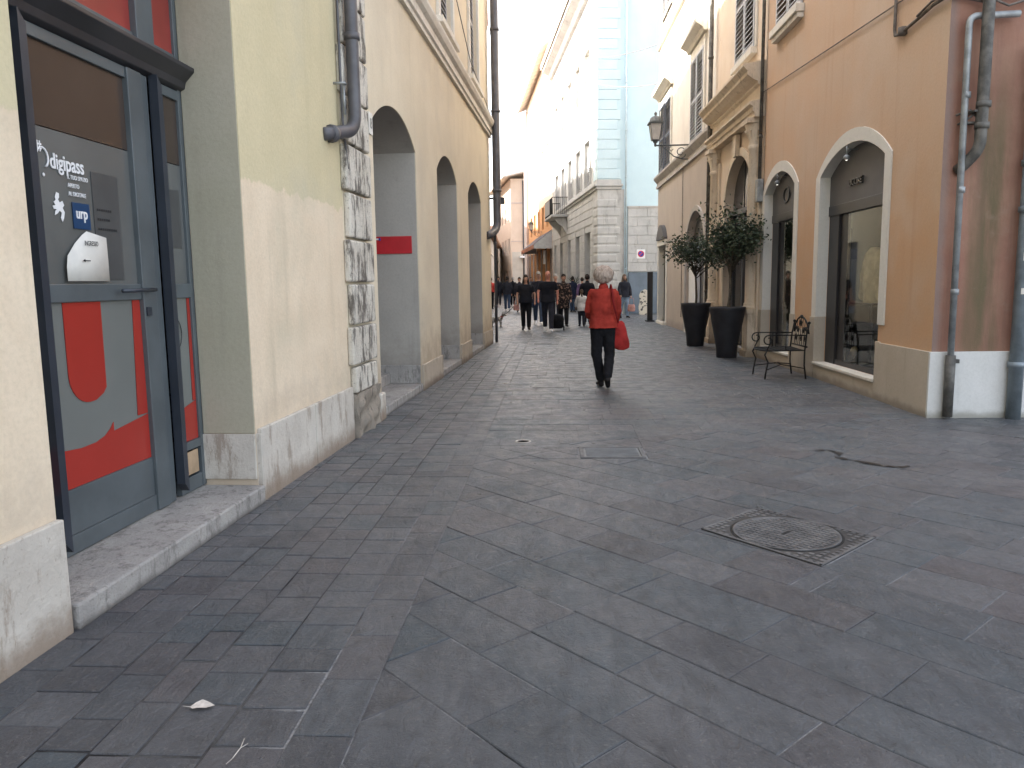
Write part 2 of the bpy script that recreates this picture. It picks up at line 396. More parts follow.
for k,c in dict(redjacket=(.33,.040,.028),blacktrouser=(.012,.012,.014),redbag=(.31,.028,.025),blacktee=(.014,.015,.02),jeans=(.045,.065,.11),
    lightjeans=(.22,.29,.38),navycoat=(.018,.022,.045),purple=(.13,.08,.15),whitetop=(.62,.60,.58),darkjacket=(.025,.026,.035),greyjacket=(.12,.12,.13),
    blackbag=(.012,.012,.014),whiteshoe=(.65,.65,.66),blackshoe=(.02,.018,.018),redgarment=(.5,.06,.05),pinkbag=(.45,.24,.21),cap=(.35,.32,.28),sweater=(.86,.62,.34)).items():
    C_[k]=cloth(k.replace('_',' '),c,sc=5)
for k,c in dict(greyblond=(.42,.34,.28),darkhair=(.022,.016,.013),brownhair=(.075,.05,.035),greyhair=(.33,.31,.29),longhair=(.13,.09,.065)).items():
    t=NT(k+' hair',.75,.25); n=t.noise((40,40,14),5,.7); t.color(t.mix(t.ramp(n,.3,.7),tuple(x*.6 for x in c),tuple(x*1.35 for x in c))); t.bump(n,1.,.015); C_[k]=t.m
t=NT('dark floral print cloth',.9,.15); t.color(t.mix(t.ramp(t.noise(16,4,.7),.54,.6),(.022,.018,.018),(.26,.17,.13))); C_['pattern']=t.m
t=NT('white grey fur',.95,.1); n=t.noise(22,4,.7); t.color(t.mix(t.ramp(n,.45,.6),(.42,.39,.36),(.10,.09,.08))); t.bump(n,.8,.01); C_['fur']=t.m

# paving: one material, tone per slab stored on the slabs (their own stone colour)
def paving_mat():
    t=NT('slate paving slabs',.5,.6)
    at=t.n('ShaderNodeAttribute',attribute_name='tone'); sep=t.n('ShaderNodeSeparateColor'); t.link(at.outputs['Color'],sep.inputs[0])
    base=t.mix(sep.outputs[0],(.040,.043,.051),(.095,.099,.108))
    base=t.mix(t.math('MULTIPLY',sep.outputs[1],.65),base,(.080,.068,.072))      # purplish slabs
    base=t.mix(t.math('MULTIPLY',sep.outputs[2],.8),base,(.042,.064,.078))      # greenish slabs
    base=t.mix(t.ramp(t.noise(2.2,6,.65),.35,.75,0,.45),base,(.110,.112,.118))
    base=t.mix(t.ramp(t.noise(.55,4),.35,.7,0,.4),base,(.140,.142,.148))
    base=t.mix(t.ramp(t.noise(9,7,.75),.5,.72,0,.6),base,(.030,.029,.031))
    base=t.mix(t.ramp(t.noise(60,4,.7),.57,.68,0,.5),base,(.20,.19,.185))
    t.color(base)
    t.put(t.b.inputs['Roughness'],t.ramp(t.noise(5,5,.65),.3,.7,.27,.55))
    h=t.math('ADD',t.math('MULTIPLY',t.noise((11,5,5),8,.72,1.2),1.3),t.math('MULTIPLY',t.noise(50,5,.75),.5))
    t.bump(h,1.,.018); return t.m
M['paving']=paving_mat()
def mortar_mat():
    t=NT('joint mortar and grit',.95,.15)
    near=t.ramp(t.axis(0),-1.05,-.85)
    c=t.mix(t.math('MULTIPLY',t.ramp(t.noise(2.6,5,.6),.33,.50),t.math('ADD',t.math('MULTIPLY',near,.7),.3)),(.018,.017,.018),(.27,.268,.27)); c=t.mix(t.ramp(t.noise(60,3),.4,.7,0,.5),c,(.04,.035,.03))
    t.color(c); t.bump(t.noise(90,4),.6,.006); return t.m
M['mortar']=mortar_mat()
def lid_mat():
    t=NT('cast iron manhole lid',.62,.5); t.b.inputs['Metallic'].default_value=.25
    c=t.mix(t.ramp(t.noise(7,6,.7),.35,.65),(.075,.074,.076),(.15,.148,.147)); t.color(c)
    t.bump(t.noise(70,4,.7),.5,.005); return t.m
M['ironlid']=lid_mat()
t=NT('damp dark stain',.35,.5); t.color(t.mix(t.noise(12,4),(.018,.017,.017),(.03,.028,.027))); M['stain']=t.m
M['lidbase']=plain('dark iron lid base',(.035,.034,.034),.6,.4,var=.3,sc=9)

# ================================================================ GROUND
def G_ground():
    mb=MB(); s=300
    mb.add([(-s,-s,.0004),(s,-s,.0004),(s,s*1.3,.0004),(-s,s*1.3,.0004)],[(0,1,2,3)])
    o=mb.obj('ground',M['mortar']); tag(o,'dark gritty joints and ground below the slate paving',kind='structure')
def clip(poly,planes):
    for (nx,ny,d) in planes:      # keep nx*x+ny*y<=d
        out=[]
        for i in range(len(poly)):
            a,b=poly[i],poly[(i+1)%len(poly)]; fa=nx*a[0]+ny*a[1]-d; fb=nx*b[0]+ny*b[1]-d
            if fa<=0: out.append(a)
            if fa*fb<0:
                q=fa/(fa-fb); out.append((a[0]+(b[0]-a[0])*q,a[1]+(b[1]-a[1])*q))
        poly=out
        if len(poly)<3: return None
    return poly
def inset(poly,g):
    n=len(poly); out=[]; E=[]
    for i in range(n):
        a=Vector(poly[i]);b=Vector(poly[(i+1)%n]); d=b-a
        if d.length<1e-4: continue
        d.normalize(); nrm=Vector((-d.y,d.x)); E.append((a+nrm*g,d))
    k=len(E)
    for i in range(k):
        p,d=E[i-1]; q,e=E[i]; den=d.x*e.y-d.y*e.x
        if abs(den)<1e-4: out.append(tuple(q)); continue
        w=q-p; u=(w.x*e.y-w.y*e.x)/den; out.append(tuple(p+d*u))
    return out
def area(p): return .5*sum(p[i][0]*p[(i+1)%len(p)][1]-p[(i+1)%len(p)][0]*p[i][1] for i in range(len(p)))
manhole_q=[(0.84,4.42),(1.28,4.86),(1.80,4.28),(1.34,3.82)]
grate_q=[(.19,6.68),(.76,6.68),(.76,6.24),(.19,6.24)]
def G_paving():
    vs=[];fs=[];tones=[]
    def slab(p,g,chip=0):
        if p is None or area(p)<.004: return
        a=inset(p,g); 
        if len(a)<3 or area(a)<.003: return
        b=inset(a,.0042)
        if len(b)!=len(a) or area(b)<.002: return
        cx=sum(q[0] for q in b)/len(b); cy=sum(q[1] for q in b)/len(b)
        tx,ty=rnd.gauss(0,.0028),rnd.gauss(0,.0028); dz=rnd.gauss(0,.0011); o=len(vs); n=len(a)
        z=lambda x,y: .0052+dz+(x-cx)*tx+(y-cy)*ty
        for x,y in a: vs.append((x,y,-.01))
        for x,y in a: vs.append((x,y,z(x,y)-.0030))
        for x,y in b: vs.append((x,y,z(x,y)))
        for i in range(n):
            j=(i+1)%n; fs.append((o+i,o+j,o+n+j,o+n+i)); fs.append((o+n+i,o+n+j,o+2*n+j,o+2*n+i))
        fs.append(tuple(o+2*n+i for i in range(n)))
        c=(rnd.random(),max(0,rnd.random()*1.8-.8),max(0,rnd.random()*1.8-.8),1); tones.extend([c]*(2*n+1))
    def cutaway(p,quad):   # leave room for the iron lid set in the paving
        # returns pieces of p outside the convex quad
        e=[]; n=4; ar=area(quad)
        q=quad if ar>0 else quad[::-1]; rest=p; out=[]
        for i in range(4):
            a,b=q[i],q[(i+1)%4]; nx,ny=(b[1]-a[1]),-(b[0]-a[0]); d=nx*a[0]+ny*a[1]
            o_=clip(rest,[(-nx,-ny,-d)]) if rest else None
            if o_: out.append(o_)
            rest=clip(rest,[(nx,ny,d)]) if rest else None
            if not rest: break
        return out
    def emit(p,g):
        if p is None: return
        for q in (manhole_q,grate_q):
            xs=[a[0] for a in p];ys=[a[1] for a in p];qx=[a[0] for a in q];qy=[a[1] for a in q]
            if max(xs)>min(qx) and min(xs)<max(qx) and max(ys)>min(qy) and min(ys)<max(qy):
                for r in cutaway(p,q): slab(r,g)
                return
        slab(p,g)
    # strip along the left wall: slabs laid across the walk
    wl=lambda y:-2.01+(y-5.02)*.0357
    edge=-.66
    x=edge; cols=[]
    ws=[.20,.24,.22,.15,.18,.24,.26,.3,.34]
    for w in ws: cols.append((x-w,x)); x-=w
    for a,b in cols:
        y=-3+rnd.random()*.2
        while y<18.3:
            L=rnd.choice([.18,.22,.26,.30]) if b<-.7 else rnd.choice([.3,.36])
            sk=.0
            p=[(a,y),(b,y),(b,y+L),(a,y+L)]
            p=clip(p,[(-1,.0357,2.01+.0357*5.02*1.0)]) if True else p
            # keep x>=wl(y):  -x+.0357*y <= 2.01+.179
            emit(p,(rnd.choice([.0018,.003,.004,.006,.009]) if b<-.8 else .0016) if y<14 else .002); y+=L
    # diagonal field
    ang=R(-46.5); u=Vector((math.cos(ang),math.sin(ang))); v=Vector((-u.y,u.x)); org=Vector((1.34,3.82))
    v2=-16.; sl=.35
    planes=[(-1,0,.66),(-.35,1,6.6+.66*.35),(1,0,15.),(0,-1,3.)]
    k=0; t=-14.
    strips=[]
    tt=0
    while tt<14:
        w=rnd.choice([.28,.34,.40]); strips.append((tt,tt+w)); tt+=w
    tt=0
    while tt>-12:
        w=rnd.choice([.28,.34,.40]); strips.append((tt-w,tt)); tt-=w
    for a,b in strips:
        s=-16+rnd.random()*.6
        while s<16:
            L=rnd.choice([.40,.48,.56,.66])
            P=[org+u*s+v*a,org+u*(s+L)+v*a,org+u*(s+L)+v*b,org+u*s+v*b]
            emit(clip([tuple(q) for q in P],planes),rnd.choice([.0010,.0016,.0022,.003])); s+=L
    # courses across the street further on
    y=4.
    while y<46:
        h=rnd.choice([.3,.34,.38,.42]); x=-.66+rnd.random()*-.5
        while x<9:
            L=rnd.choice([.45,.55,.65,.75])
            p=[(x,y),(x+L,y),(x+L,y+h),(x,y+h)]
            emit(clip(p,[(-1,0,.66),(.35,-1,-(6.6+.66*.35))]),rnd.choice([.0008,.0012,.002])); x+=L
        y+=h
    y=18.3
    while y<110:
        h=.38 if y<46 else .7; x=-9+rnd.random()*.3; L=.6 if y<46 else 1.
        while x<(9 if y>46 else -.66):
            slab(clip([(x,y),(x+L,y),(x+L,y+h),(x,y+h)],[(1,0,9)] if y>46 else [(1,0,-.66)]),.002); x+=L
        y+=h
    me=bpy.data.meshes.new('pavement'); me.from_pydata(vs,[],fs); me.materials.append(M['paving'])
    at=me.attributes.new('tone','FLOAT_COLOR','FACE')
    for i,c in enumerate(tones): at.data[i].color=c
    me.update(); o=bpy.data.objects.new('pavement',me); col.objects.link(o)
    tag(o,'slate slab paving of the pedestrian street',kind='structure')
G_ground(); G_paving()

# ================================================================ LEFT: yellow building with glazed door
LO,LR=frame_of((-2.01,5.02),(-1.54,18.17),1)
A=thing('yellow_building','yellow stucco building with a glazed grey double door and white marble plinth','building',LO,LR)
def build_A():
    D=9; H=12.5
    dx0,dx1,dz=-2.02,-.04,3.75
    mb=MB(); holes=[rect(dx0,dx1,.002,dz)]; dep=[.44]
    for c in(-1.0,-4.5,-8,-11.5,-15): holes.append(rect(c-.55,c+.55,5.6,7.7)); dep.append(.2)
    for c in(-1.0,-4.5,-8,-11.5,-15): holes.append(rect(c-.5,c+.5,9,10.8)); dep.append(.2)
    facade(mb,rect(-18,2.1,0,H),holes,dep); shell(mb,-18,2.1,D,H,right=False)
    mb.obj('wall',M['yellow'],A)
    for c in(-1.0,-4.5,-8,-11.5,-15):
        for z0,z1,w in((5.6,7.7,.55),(9,10.8,.5)):
            f=MB(); f.box(c-w,c-w+.07,.1,.16,z0,z1); f.box(c+w-.07,c+w,.1,.16,z0,z1); f.box(c-w+.07,c+w-.07,.1,.16,z0,z0+.07); f.box(c-w+.07,c+w-.07,.1,.16,z1-.07,z1); f.box(c-.04,c+.04,.1,.16,z0+.07,z1-.07)
            wd=f.obj('window',M['shutter'],A); p=MB(); p.box(c-w+.07,c+w-.07,.17,.19,z0+.05,z1-.05); p.obj('pane',M['darkglass'],wd)
    roof(A,-18,2.1,D,H,M['rooftile'])
    # plinth of marble slabs, proud of the stucco
    for a,b in((-18,-6),(-6,-4.05),(-4.03,-2.02),(-.02,1.03),(1.04,2.08)):
        p=MB(); p.box(a,b,-.035,.0,0,.50); p.obj('plinth',M['travertine'],A,bevel=.006)
    p=MB(); p.box(-.04+.003,-.0225,-.035,.44,.0,.47); p.box(dx1-.02,dx1+.002,.002,.44,.16,.47); p.obj('plinth',M['travertine'],A,bevel=.004)
    ln=MB(); ln.box(-.052,-.0415,.004,.355,.475,3.70); ln.obj('shade_tone_lining',M['olive'],A)  # thin lining added to carry the recess's darker, partly shaded tone
    # door step
    s=MB(); s.box(-2.0,-.045,-.05,.46,0,.12); s.obj('step',M['step'],A,bevel=.012)
    # glazed door
    d=MB(); y=.36; y1=.42; zb=.125
    def bar(a,b,z0,z1,yy=y,t=.05,mb=d): mb.box(a,b,yy,yy+t,z0,z1)
    bar(-2.0,-1.90,zb,3.72); bar(-.09,-.045,zb,3.72)
    bar(-1.5,-1.44,zb,2.62) if False else None
    L0,L1,Mx0,Mx1,R0,R1=-1.90,-.66,-.66,-.36,-.34,-.09
    bar(L0,L1+.0,zb,.22); bar(L0,L1,.22,.45,y+.008,.04); bar(L0,L1,1.385,1.475); bar(L0,L1,2.62,2.68)
    bar(L1,-.52,zb,2.68,y-.012,.06); bar(-.512,-.44,zb,2.68,y,.05)
    bar(-.36,R1,zb,.22,y+.006,.04); bar(R0,R1,.40,.455); bar(R0,R1,1.385,1.475); bar(R0,R1,2.62,2.68)
    bar(-1.90,-.09,2.72,2.76,y+.01,.04); bar(-.54,-.36,2.86,3.72,y-.02,.06); bar(L0,-.09,3.66,3.72,y+.006,.04)
    bar(L0,-.54,2.855,2.90,y+.006,.04); bar(-.36,-.09,2.855,2.90,y+.006,.04)
    door=d.obj('door',M['steel'],A,bevel=.004)
    fin=MB()
    for xa,xb in((-1.56,-1.51),(-.425,-.375)):
        fin.profile_y([(xa,zb+.10),(xb,zb+.04),(xb,2.64),(xa,2.70)],y-.055,y-.0)
    fin.obj('fin',M['steeldark'],door,bevel=.006)
    lg=MB(); lg.profile_x([(y+.02,2.68),(y-.03,2.70),(y-.04,2.74),(y-.10,2.80),(y-.10,2.825),(y+.02,2.85)],-2.0,-.043)
    lg.obj('lintel',M['ledge'],door,bevel=.004)
    def pane(name,a,b,z0,z1,m,yy=y+.02,t=.008):
        q=MB(); q.box(a,b,yy,yy+t,z0,z1); return q.obj(name,m,door)
    pane('pane',L0,L1,2.225,2.62,M['brownpane']); pane('film',L0,L1,1.475,2.22,M['greyfilm2'])
    pane('pane',R0,R1,2.225,2.62,M['brownpane']); pane('film',R0,R1,1.475,2.22,M['greyfilm2'])
    pane('film',-1.02,-.79,1.50,2.06,M['darkfilm'],y+.0155,.003); pane('film',-.32,-.13,1.70,2.06,M['darkfilm'],y+.0155,.003)
    pane('film',L0,L1,.45,1.385,M['greyfilm']); pane('film',R0,R1,.455,1.385,M['greyfilm'])
    pane('film',L0,-.54,2.90,3.66,M['redfilmtop']); pane('film',-.36,R1,2.90,3.66,M['redfilmtop'])
    pane('vent_grille',-.335,-.12,.235,.385,M['vent'],y+.01,.01)
    # big red letter fragments on the lower films
    g=MB(); yy=y+.017
    def shape(pts,yy=yy): g.prism(pts,yy-.002,yy+.001)
    bowl=[(-1.335,1.383)]+[(-1.335,1.02)]+[(-1.335+.155*(1-math.cos(a)),1.02-.155*math.sin(a)) for a in [PI/2*i/8 for i in range(1,9)]]+[(-1.13,.868),(-1.065,.895),(-1.035,.925),(-1.03,1.383)]
    shape(bowl)
    shape([(L0,.452),(L1-.002,.452),(L1-.002,.715),(-1.0,.675),(-1.0,.725),(-1.03,.695),(-1.08,.665),(-1.16,.645),(-1.28,.64),(-1.4,.65),(-1.6,.68),(L0,.70)])
    shape([(-.765,.72),(L1-.002,.72),(L1-.002,1.383),(-.735,1.383)])
    shape([(R0+.002,.457),(R1-.002,.457),(R1-.002,.71),(R0+.002,.66)]); shape([(-.13,.712),(R1-.002,.712),(R1-.002,1.383),(-.125,1.383)])
    g.obj('lettering',M['redfilm'],door)
    # thin ring on the small lower film
    r=MB(); r.rod([(-.29+.075*math.cos(w),y+.014,1.16+.10*math.sin(w)) for w in [i*PI/10 for i in range(21)]],.003,5); r.obj('lettering',M['darkfilm'],door)
    # writing
    ty=y+.0145
    text('digipass','lettering',.105,M['white'],door,(-1.335,ty,2.035),sx=.80,offset=.0016)
    lo=MB(); lo.rod([(-1.385+.040*math.cos(w),ty,2.075+.048*math.sin(w)) for w in [R(-60)+i*R(24) for i in range(11)]],.0055,6)
    lo.ball((-1.385,ty,1.995),(.008,.003,.009)); 
    for zz in(2.115,2.135): lo.box(-1.43,-1.385,ty-.002,ty+.002,zz-.004,zz+.004)
    for xx in(-1.415,-1.398): lo.box(xx-.003,xx+.003,ty-.0035,ty+.0005,2.10,2.15)
    lo.obj('lettering',M['white'],door)
    for i,tx in enumerate(('IL TUO SPAZIO','APERTO','AL DIGITALE')): text(tx,'lettering',.030,M['white'],door,(-1.215,ty,1.998-i*.041),sx=.8)
    q=MB(); q.box(-1.195,-1.06,ty-.002,ty+.002,1.755,1.885); q.obj('logo_square',M['navylogo'],door)
    text('urp','lettering',.078,M['white'],door,(-1.175,ty-.003,1.808),sx=.85,offset=.0015)
    q=MB()
    gr=[(0,.10),(.012,.125),(.03,.12),(.028,.10),(.02,.09),(.03,.075),(.05,.085),(.06,.065),(.048,.05),(.06,.03),(.052,.0),(.04,-.02),(.03,.0),(.04,.025),(.025,.035),(.01,.02),(-.01,.01),(-.005,.03),(.006,.04),(-.015,.04),(-.02,.055),(.0,.06),(-.012,.075),(.004,.085)]
    q.prism([(-1.32+a*1.05,1.80+b*.98) for a,b in gr],ty-.001,ty+.001); q.obj('emblem',M['white'],door)
    for i,w in enumerate((.12,.10,.17)): 
        mk=MB(); x=-.995
        while x<-.995+w: mk.box(x,x+.012,y+.0125,y+.0135,1.86-i*.05,1.872-i*.05); x+=.019
        mk.obj('lettering',M['ink2'],door)
    h=MB(); h.rod([(-.93,y-.055,1.437),(-.60,y-.055,1.44)],.011,8); h.rod([(-.62,y-.055,1.44),(-.62,y,1.44)],.011,8); h.box(-.645,-.60,y-.022,y-.01,1.29,1.34)
    h.obj('handle',M['steeldark'],door)
M['darkfilm']=plain('smoked grey film',(.075,.077,.077),.3,.4,var=.08); M['ink2']=plain('dim dark lettering',(.03,.03,.033),.4,.4)
build_A()
pn=thing('paper_notice','torn white paper notice with an arrow taped inside the glazed door','paper',LO,LR)
def notice():
    y=.36+.0135; mb=MB(); pts=[(-1.335,1.49),(-1.075,1.49),(-1.08,1.60),(-1.085,1.72),(-1.20,1.745),(-1.225,1.725),(-1.27,1.68),(-1.325,1.615),(-1.335,1.56)]
    # slightly curled sheet
    pts=[(-1.30+(x+1.335)*1.36,z) for x,z in pts]
    vs=[(x,y-.004-.012*abs(math.sin((x+1.335)*6+z*5)),z) for x,z in pts]; c=(-1.14,y-.009,1.6)
    vs.append(c); n=len(pts); mb.add(vs,[(i,(i+1)%n,n) for i in range(n)],0,True)
    o=mb.obj('sheet',M['paper'],pn); s=o.modifiers.new('s','SOLIDIFY'); s.thickness=.0008
    text('INGRESSO','lettering',.035,M['ink'],pn,(-1.15,y-.019,1.672),sx=.7,ext=.0004)
    a=MB(); a.box(-1.165,-1.115,y-.021,y-.0195,1.592,1.597); a.add([(-1.178,y-.021,1.5945),(-1.158,y-.021,1.603),(-1.158,y-.021,1.586)],[(0,1,2)]); a.obj('arrow',M['ink'],pn)
notice()

# ================================================================ LEFT: cream arcade building
B=thing('cream_arcade_building','cream stucco building with three arched openings and white rusticated corner blocks','building',LO,LR)
ARCH=[(3.22,5.34),(6.84,8.72),(10.05,11.95)]
def build_B():
    D=9; H=12.9; x1=13.62
    mb=MB(); holes=[];dep=[]
    for a,b in ARCH: holes.append(arch(a,b,.002,3.17,3.49)); dep.append(.95)
    for c in(4.35,7.85,11.1): holes.append(rect(c-.6,c+.6,5.55,7.9)); dep.append(.22)
    for c in(4.35,7.85,11.1): holes.append(rect(c-.6,c+.6,9.2,11.2)); dep.append(.22)
    facade(mb,rect(2.1,x1,0,H),holes,dep,0); shell(mb,2.1,x1,D,H,left=False)
    mb.obj('wall',M['cream'],B)
    for k,(a,b) in enumerate(ARCH):   # grey plaster lining inside the cream opening, its tone partly arch shade
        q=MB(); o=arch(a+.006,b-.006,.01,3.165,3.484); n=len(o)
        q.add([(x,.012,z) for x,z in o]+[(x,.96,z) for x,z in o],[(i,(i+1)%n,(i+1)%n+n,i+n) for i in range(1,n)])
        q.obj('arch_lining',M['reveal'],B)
        d=MB(); d.box(a,b,.93,.98,.15,3.5); d.box(a+.08,(a+b)/2-.03,.90,.93,.2,3.05); d.box((a+b)/2+.03,b-.08,.90,.93,.2,3.05)
        dd=d.obj('door',M['darkwood'],B)
        h=MB(); h.ball(((a+b)/2+.1,.88,1.15),.025); h.obj('handle',M['galv'],dd)
        s=MB(); s.box(a+.01,b-.008,-.02,.90,0,.11); s.obj('step',M['step'],B,bevel=.012)
        s=MB(); s.box(a+.012,b-.01,.42,.90,.112,.26); s.obj('step',M['step'],B,bevel=.012)
        jb=MB(); jb.box(b-.028,b-.004,.015,.9,.112,.36); jb.obj('plinth',M['step'],B,bevel=.005)
    for a,b in((5.35,6.83),(8.73,10.04),(11.96,13.6)):
        p=MB(); p.box(a,b,-.03,0,0,.36); p.obj('plinth',M['stepwarm'],B,bevel=.008)
    # rusticated corner strip
    z=.42; k=0
    for zt in(.69,1.07,1.47,1.88,2.31,2.74,3.17,3.60,4.04,4.48,4.92,5.36,5.8,6.24,6.68,7.12,7.56,8.0):
        xa=2.06 if k%2 else 2.12; q=MB(); q.box(xa,2.88 if k%2 else 2.86,-.065,0,z+.012,zt-.012)
        o=q.obj('corner_block',M['quoin'],B,bevel=.018); z=zt; k+=1
    rb=MB(); rb.box(2.1,2.92,-.05,0,0,.425,0); o=rb.obj('plinth',M['rubble'],B)
    sb=o.modifiers.new('s','SUBSURF'); sb.subdivision_type='SIMPLE'; sb.levels=5; sb.render_levels=5; bake(o)
    for v in o.data.vertices: v.co+=Vector((noise.noise(v.co*9)*.02,noise.noise(v.co*7+Vector((5,0,0)))*.045-.01,noise.noise(v.co*8+Vector((0,7,0)))*.02))
    for p in o.data.polygons: p.use_smooth=False
    # string course
    pr=[(0,4.84),(-.05,4.84),(-.05,4.90),(-.08,4.92),(-.08,5.02),(-.13,5.06),(-.16,5.13),(-.16,5.17),(0,5.22)]
    c=MB(); c.profile_x(pr,3.1,x1+.05); c.obj('cornice',M['trim'],B)
    pr=[(0,12.3),(-.1,12.3),(-.18,12.5),(-.35,12.7),(-.42,12.9),(0,12.9)]
    c=MB(); c.profile_x(pr,2.1,x1+.05); c.obj('cornice',M['trim'],B)
    for c0 in(4.35,7.85,11.1):
        for z0,z1 in((5.55,7.9),(9.2,11.2)):
            f=MB()
            f.box(c0-.74,c0-.602,-.05,.0,z0-.1,z1+.14); f.box(c0+.602,c0+.74,-.05,0,z0-.1,z1+.14); f.box(c0-.602,c0+.602,-.05,0,z1+.002,z1+.14); f.box(c0-.8,c0+.8,-.12,0,z0-.2,z0-.102)
            w=f.obj('window',M['trim'],B,bevel=.008)
            s=MB(); shutter(s,c0-.6,c0-.01,z0,z1,.06); shutter(s,c0+.01,c0+.6,z0,z1,.06); s.obj('shutter',M['shutter'],w)
            q=MB(); q.box(c0-.6,c0+.6,.14,.16,z0,z1); q.obj('pane',M['darkglass'],w)
    roof(B,2.1,x1,D,H,M['rooftile'],eave=.6)
    # drainpipe over the corner blocks, elbow running back into the yellow wall
    dp=downpipe(B,[(2.12,-.14,12.8),(2.12,-.14,2.84),(1.70,-.02,2.74),(1.66,.02,2.73)],.058,M['pipe'],[(2.12,-.14,3.65),(2.12,-.14,6)])
    e=MB(); e.lathe([(.075,0),(.078,.02),(.075,.05)],(0,0,0),14); o=e.obj('collar',M['pipe'],dp); o.location=(1.73,-.03,2.745); o.rotation_euler=(0,R(80),R(-12))
    br=MB(); br.rod([(1.97,-.0,3.22),(1.97,-.10,3.22),(2.01,-.1,3.22)],.012,6); br.rod([(2.01,-.08,3.22),(2.01,-.08,2.96)],.012,6); br.obj('bracket',M['galv'],dp)
    w=MB(); w.rod([(2.04,-.04,12),(2.05,-.04,3.3),(2.04,-.05,2.9),(2.1,-.06,2.5)],.012,6); w.obj('cable',M['pipe'],B)
    # big drainpipe at the far corner and a thin one beside it
    downpipe(B,[(13.45,-.19,12.8),(13.45,-.19,2.72),(12.95,-.05,2.55),(12.9,.0,2.54)],.09,M['pipe'],[(13.45,-.19,z) for z in(3.6,5.4,7.2)])
    downpipe(B,[(13.70,-.10,12.8),(13.70,-.10,.02)],.035,M['pipe'],[(13.70,-.10,z) for z in(.9,2.4,3.9,5.4,7.2)])
    br=MB(); br.box(13.5,13.64,-.36,.0,3.42,3.46); br.box(13.52,13.62,-.36,-.24,3.30,3.42); br.obj('bracket',M['pipe'],B,bevel=.02)
    for xx,zz in((6.2,6.6),(9.3,6.9)):
        k=MB(); k.rod([(3.2,-.06,7.9),(7.8,-.20,5.95),(10,-.1,5.6),(13.4,-.08,5.3)],.009,5)
    k.obj('cable',M['pipe'],B)
M['stepwarm']=stone('tan stained stone plinth',(.42,.36,.28),(.52,.45,.36),(.17,.13,.10),.6,4,.5,low=.15)
M['darkwood']=plain('dark wooden door',(.05,.035,.028),.6,.3,var=.3,sc=(3.))
build_B()
rs=thing('wall_sign','red enamel plaque on the grey reveal of the first arch','sign',LO,LR)
q=MB(); q.box(5.315,5.330,.08,.60,1.86,2.09); q.obj('plate',M['redsign'],rs,bevel=.003)
q=MB(); q.box(5.311,5.3145,.53,.58,2.045,2.065); q.obj('lettering',M['white'],rs)
q=MB(); q.box(5.311,5.3145,.50,.525,2.035,2.07); q.obj('emblem',M['signblue'],rs)
hn=thing('house_number','small white house number tile beside the first arch','number tile',LO,LR)
q=MB(); q.box(3.04,3.17,-.02,0,2.99,3.21); q.obj('plate',M['paper'],hn,bevel=.004)
text('8','lettering',.15,M['darkfilm'],hn,(3.07,-.022,3.05),ext=.001)
pd=thing('guard_stone','small pale guard stone between corner blocks and first arch step','stone',LO,LR)
q=MB(); q.box(2.97,3.18,-.06,-.002,0,.30); q.obj('block',M['travertine'],pd,bevel=.02)

# ================================================================ RIGHT: orange corner building
RO,RR=frame_of((3.86,8.11),(3.63,27.77),-1)
O1=thing('orange_corner_building','orange stucco corner building with two white framed shop arches','building',RO,RR)
def shop(parent,a,b,zs,zt,zs2,lit=True,write=None,zb=.24):
    """glazed shop front inside an arched opening"""
    c=(a+b)/2; y=.15
    t=MB(); o=arch(a,b,zs,zs2,zt); t.prism(o,y-.02,y+.02); f=t.obj('shopfront',M['charcoal'],parent)
    fr=MB(); fr.box(a,b,y-.03,y+.05,zs-.14,zs-.001); fr.box(a,a+.36,y-.01,y+.10,zb,zs-.142); fr.box(b-.07,b,y-.01,y+.05,zb,zs-.142); fr.box(a+.36,b-.07,y,y+.05,zb,zb+.07); fr.box(a+.362,a+.62,y+.02,y+.06,zb+.07,zs-.142)
    fr.obj('frame',M['charcoal2'],f,bevel=.004)
    g=MB(); g.box(a+.62,b-.07,y+.02,y+.028,zb+.07,zs-.142); g.obj('pane',M['glass'],f)
    sp=MB(); sp.lathe([(.0,.0),(.035,.01),(.045,.05),(.02,.07)],(c-.12,y-.16,zt-.20),12); sp.rod([(c-.12,y-.16,zt-.13),(c-.12,y-.16,zt-.02)],.01,6); sp.rod([(c-.12,y-.16,zt-.06),(c-.12,y-.0,zt-.06)],.01,6)
    s=sp.obj('spotlight',M['galv'],f)
    bu=MB(); bu.ball((c-.12,y-.16,zt-.195),(.016,.016,.008)); bu.obj('bulb',M['bulb'],s)
    if write: text(write,'lettering',.125,M['letterdark'],f,(c-.33,y-.035,zs+.20),ext=.012,sx=1.05,offset=.001)
    return f
def em(name,c,s):
    t=NT(name); t.b.inputs['Emission Color'].default_value=(*c,1); t.b.inputs['Emission Strength'].default_value=s; return t.m
M['bulb']=em('lit bulb',(1,.95,.85),.35)
def room(mb,a,b,y0,y1,z0,z1,mi=0):
    q=[[(a,y0,z0),(a,y1,z0),(a,y1,z1),(a,y0,z1)],[(b,y0,z0),(b,y1,z0),(b,y1,z1),(b,y0,z1)],[(a,y1,z0),(b,y1,z0),(b,y1,z1),(a,y1,z1)],[(a,y0,z0),(b,y0,z0),(b,y1,z0),(a,y1,z0)],[(a,y0,z1),(b,y0,z1),(b,y1,z1),(a,y1,z1)]]
    for f in q: mb.add(f,[(0,1,2,3)],mi)
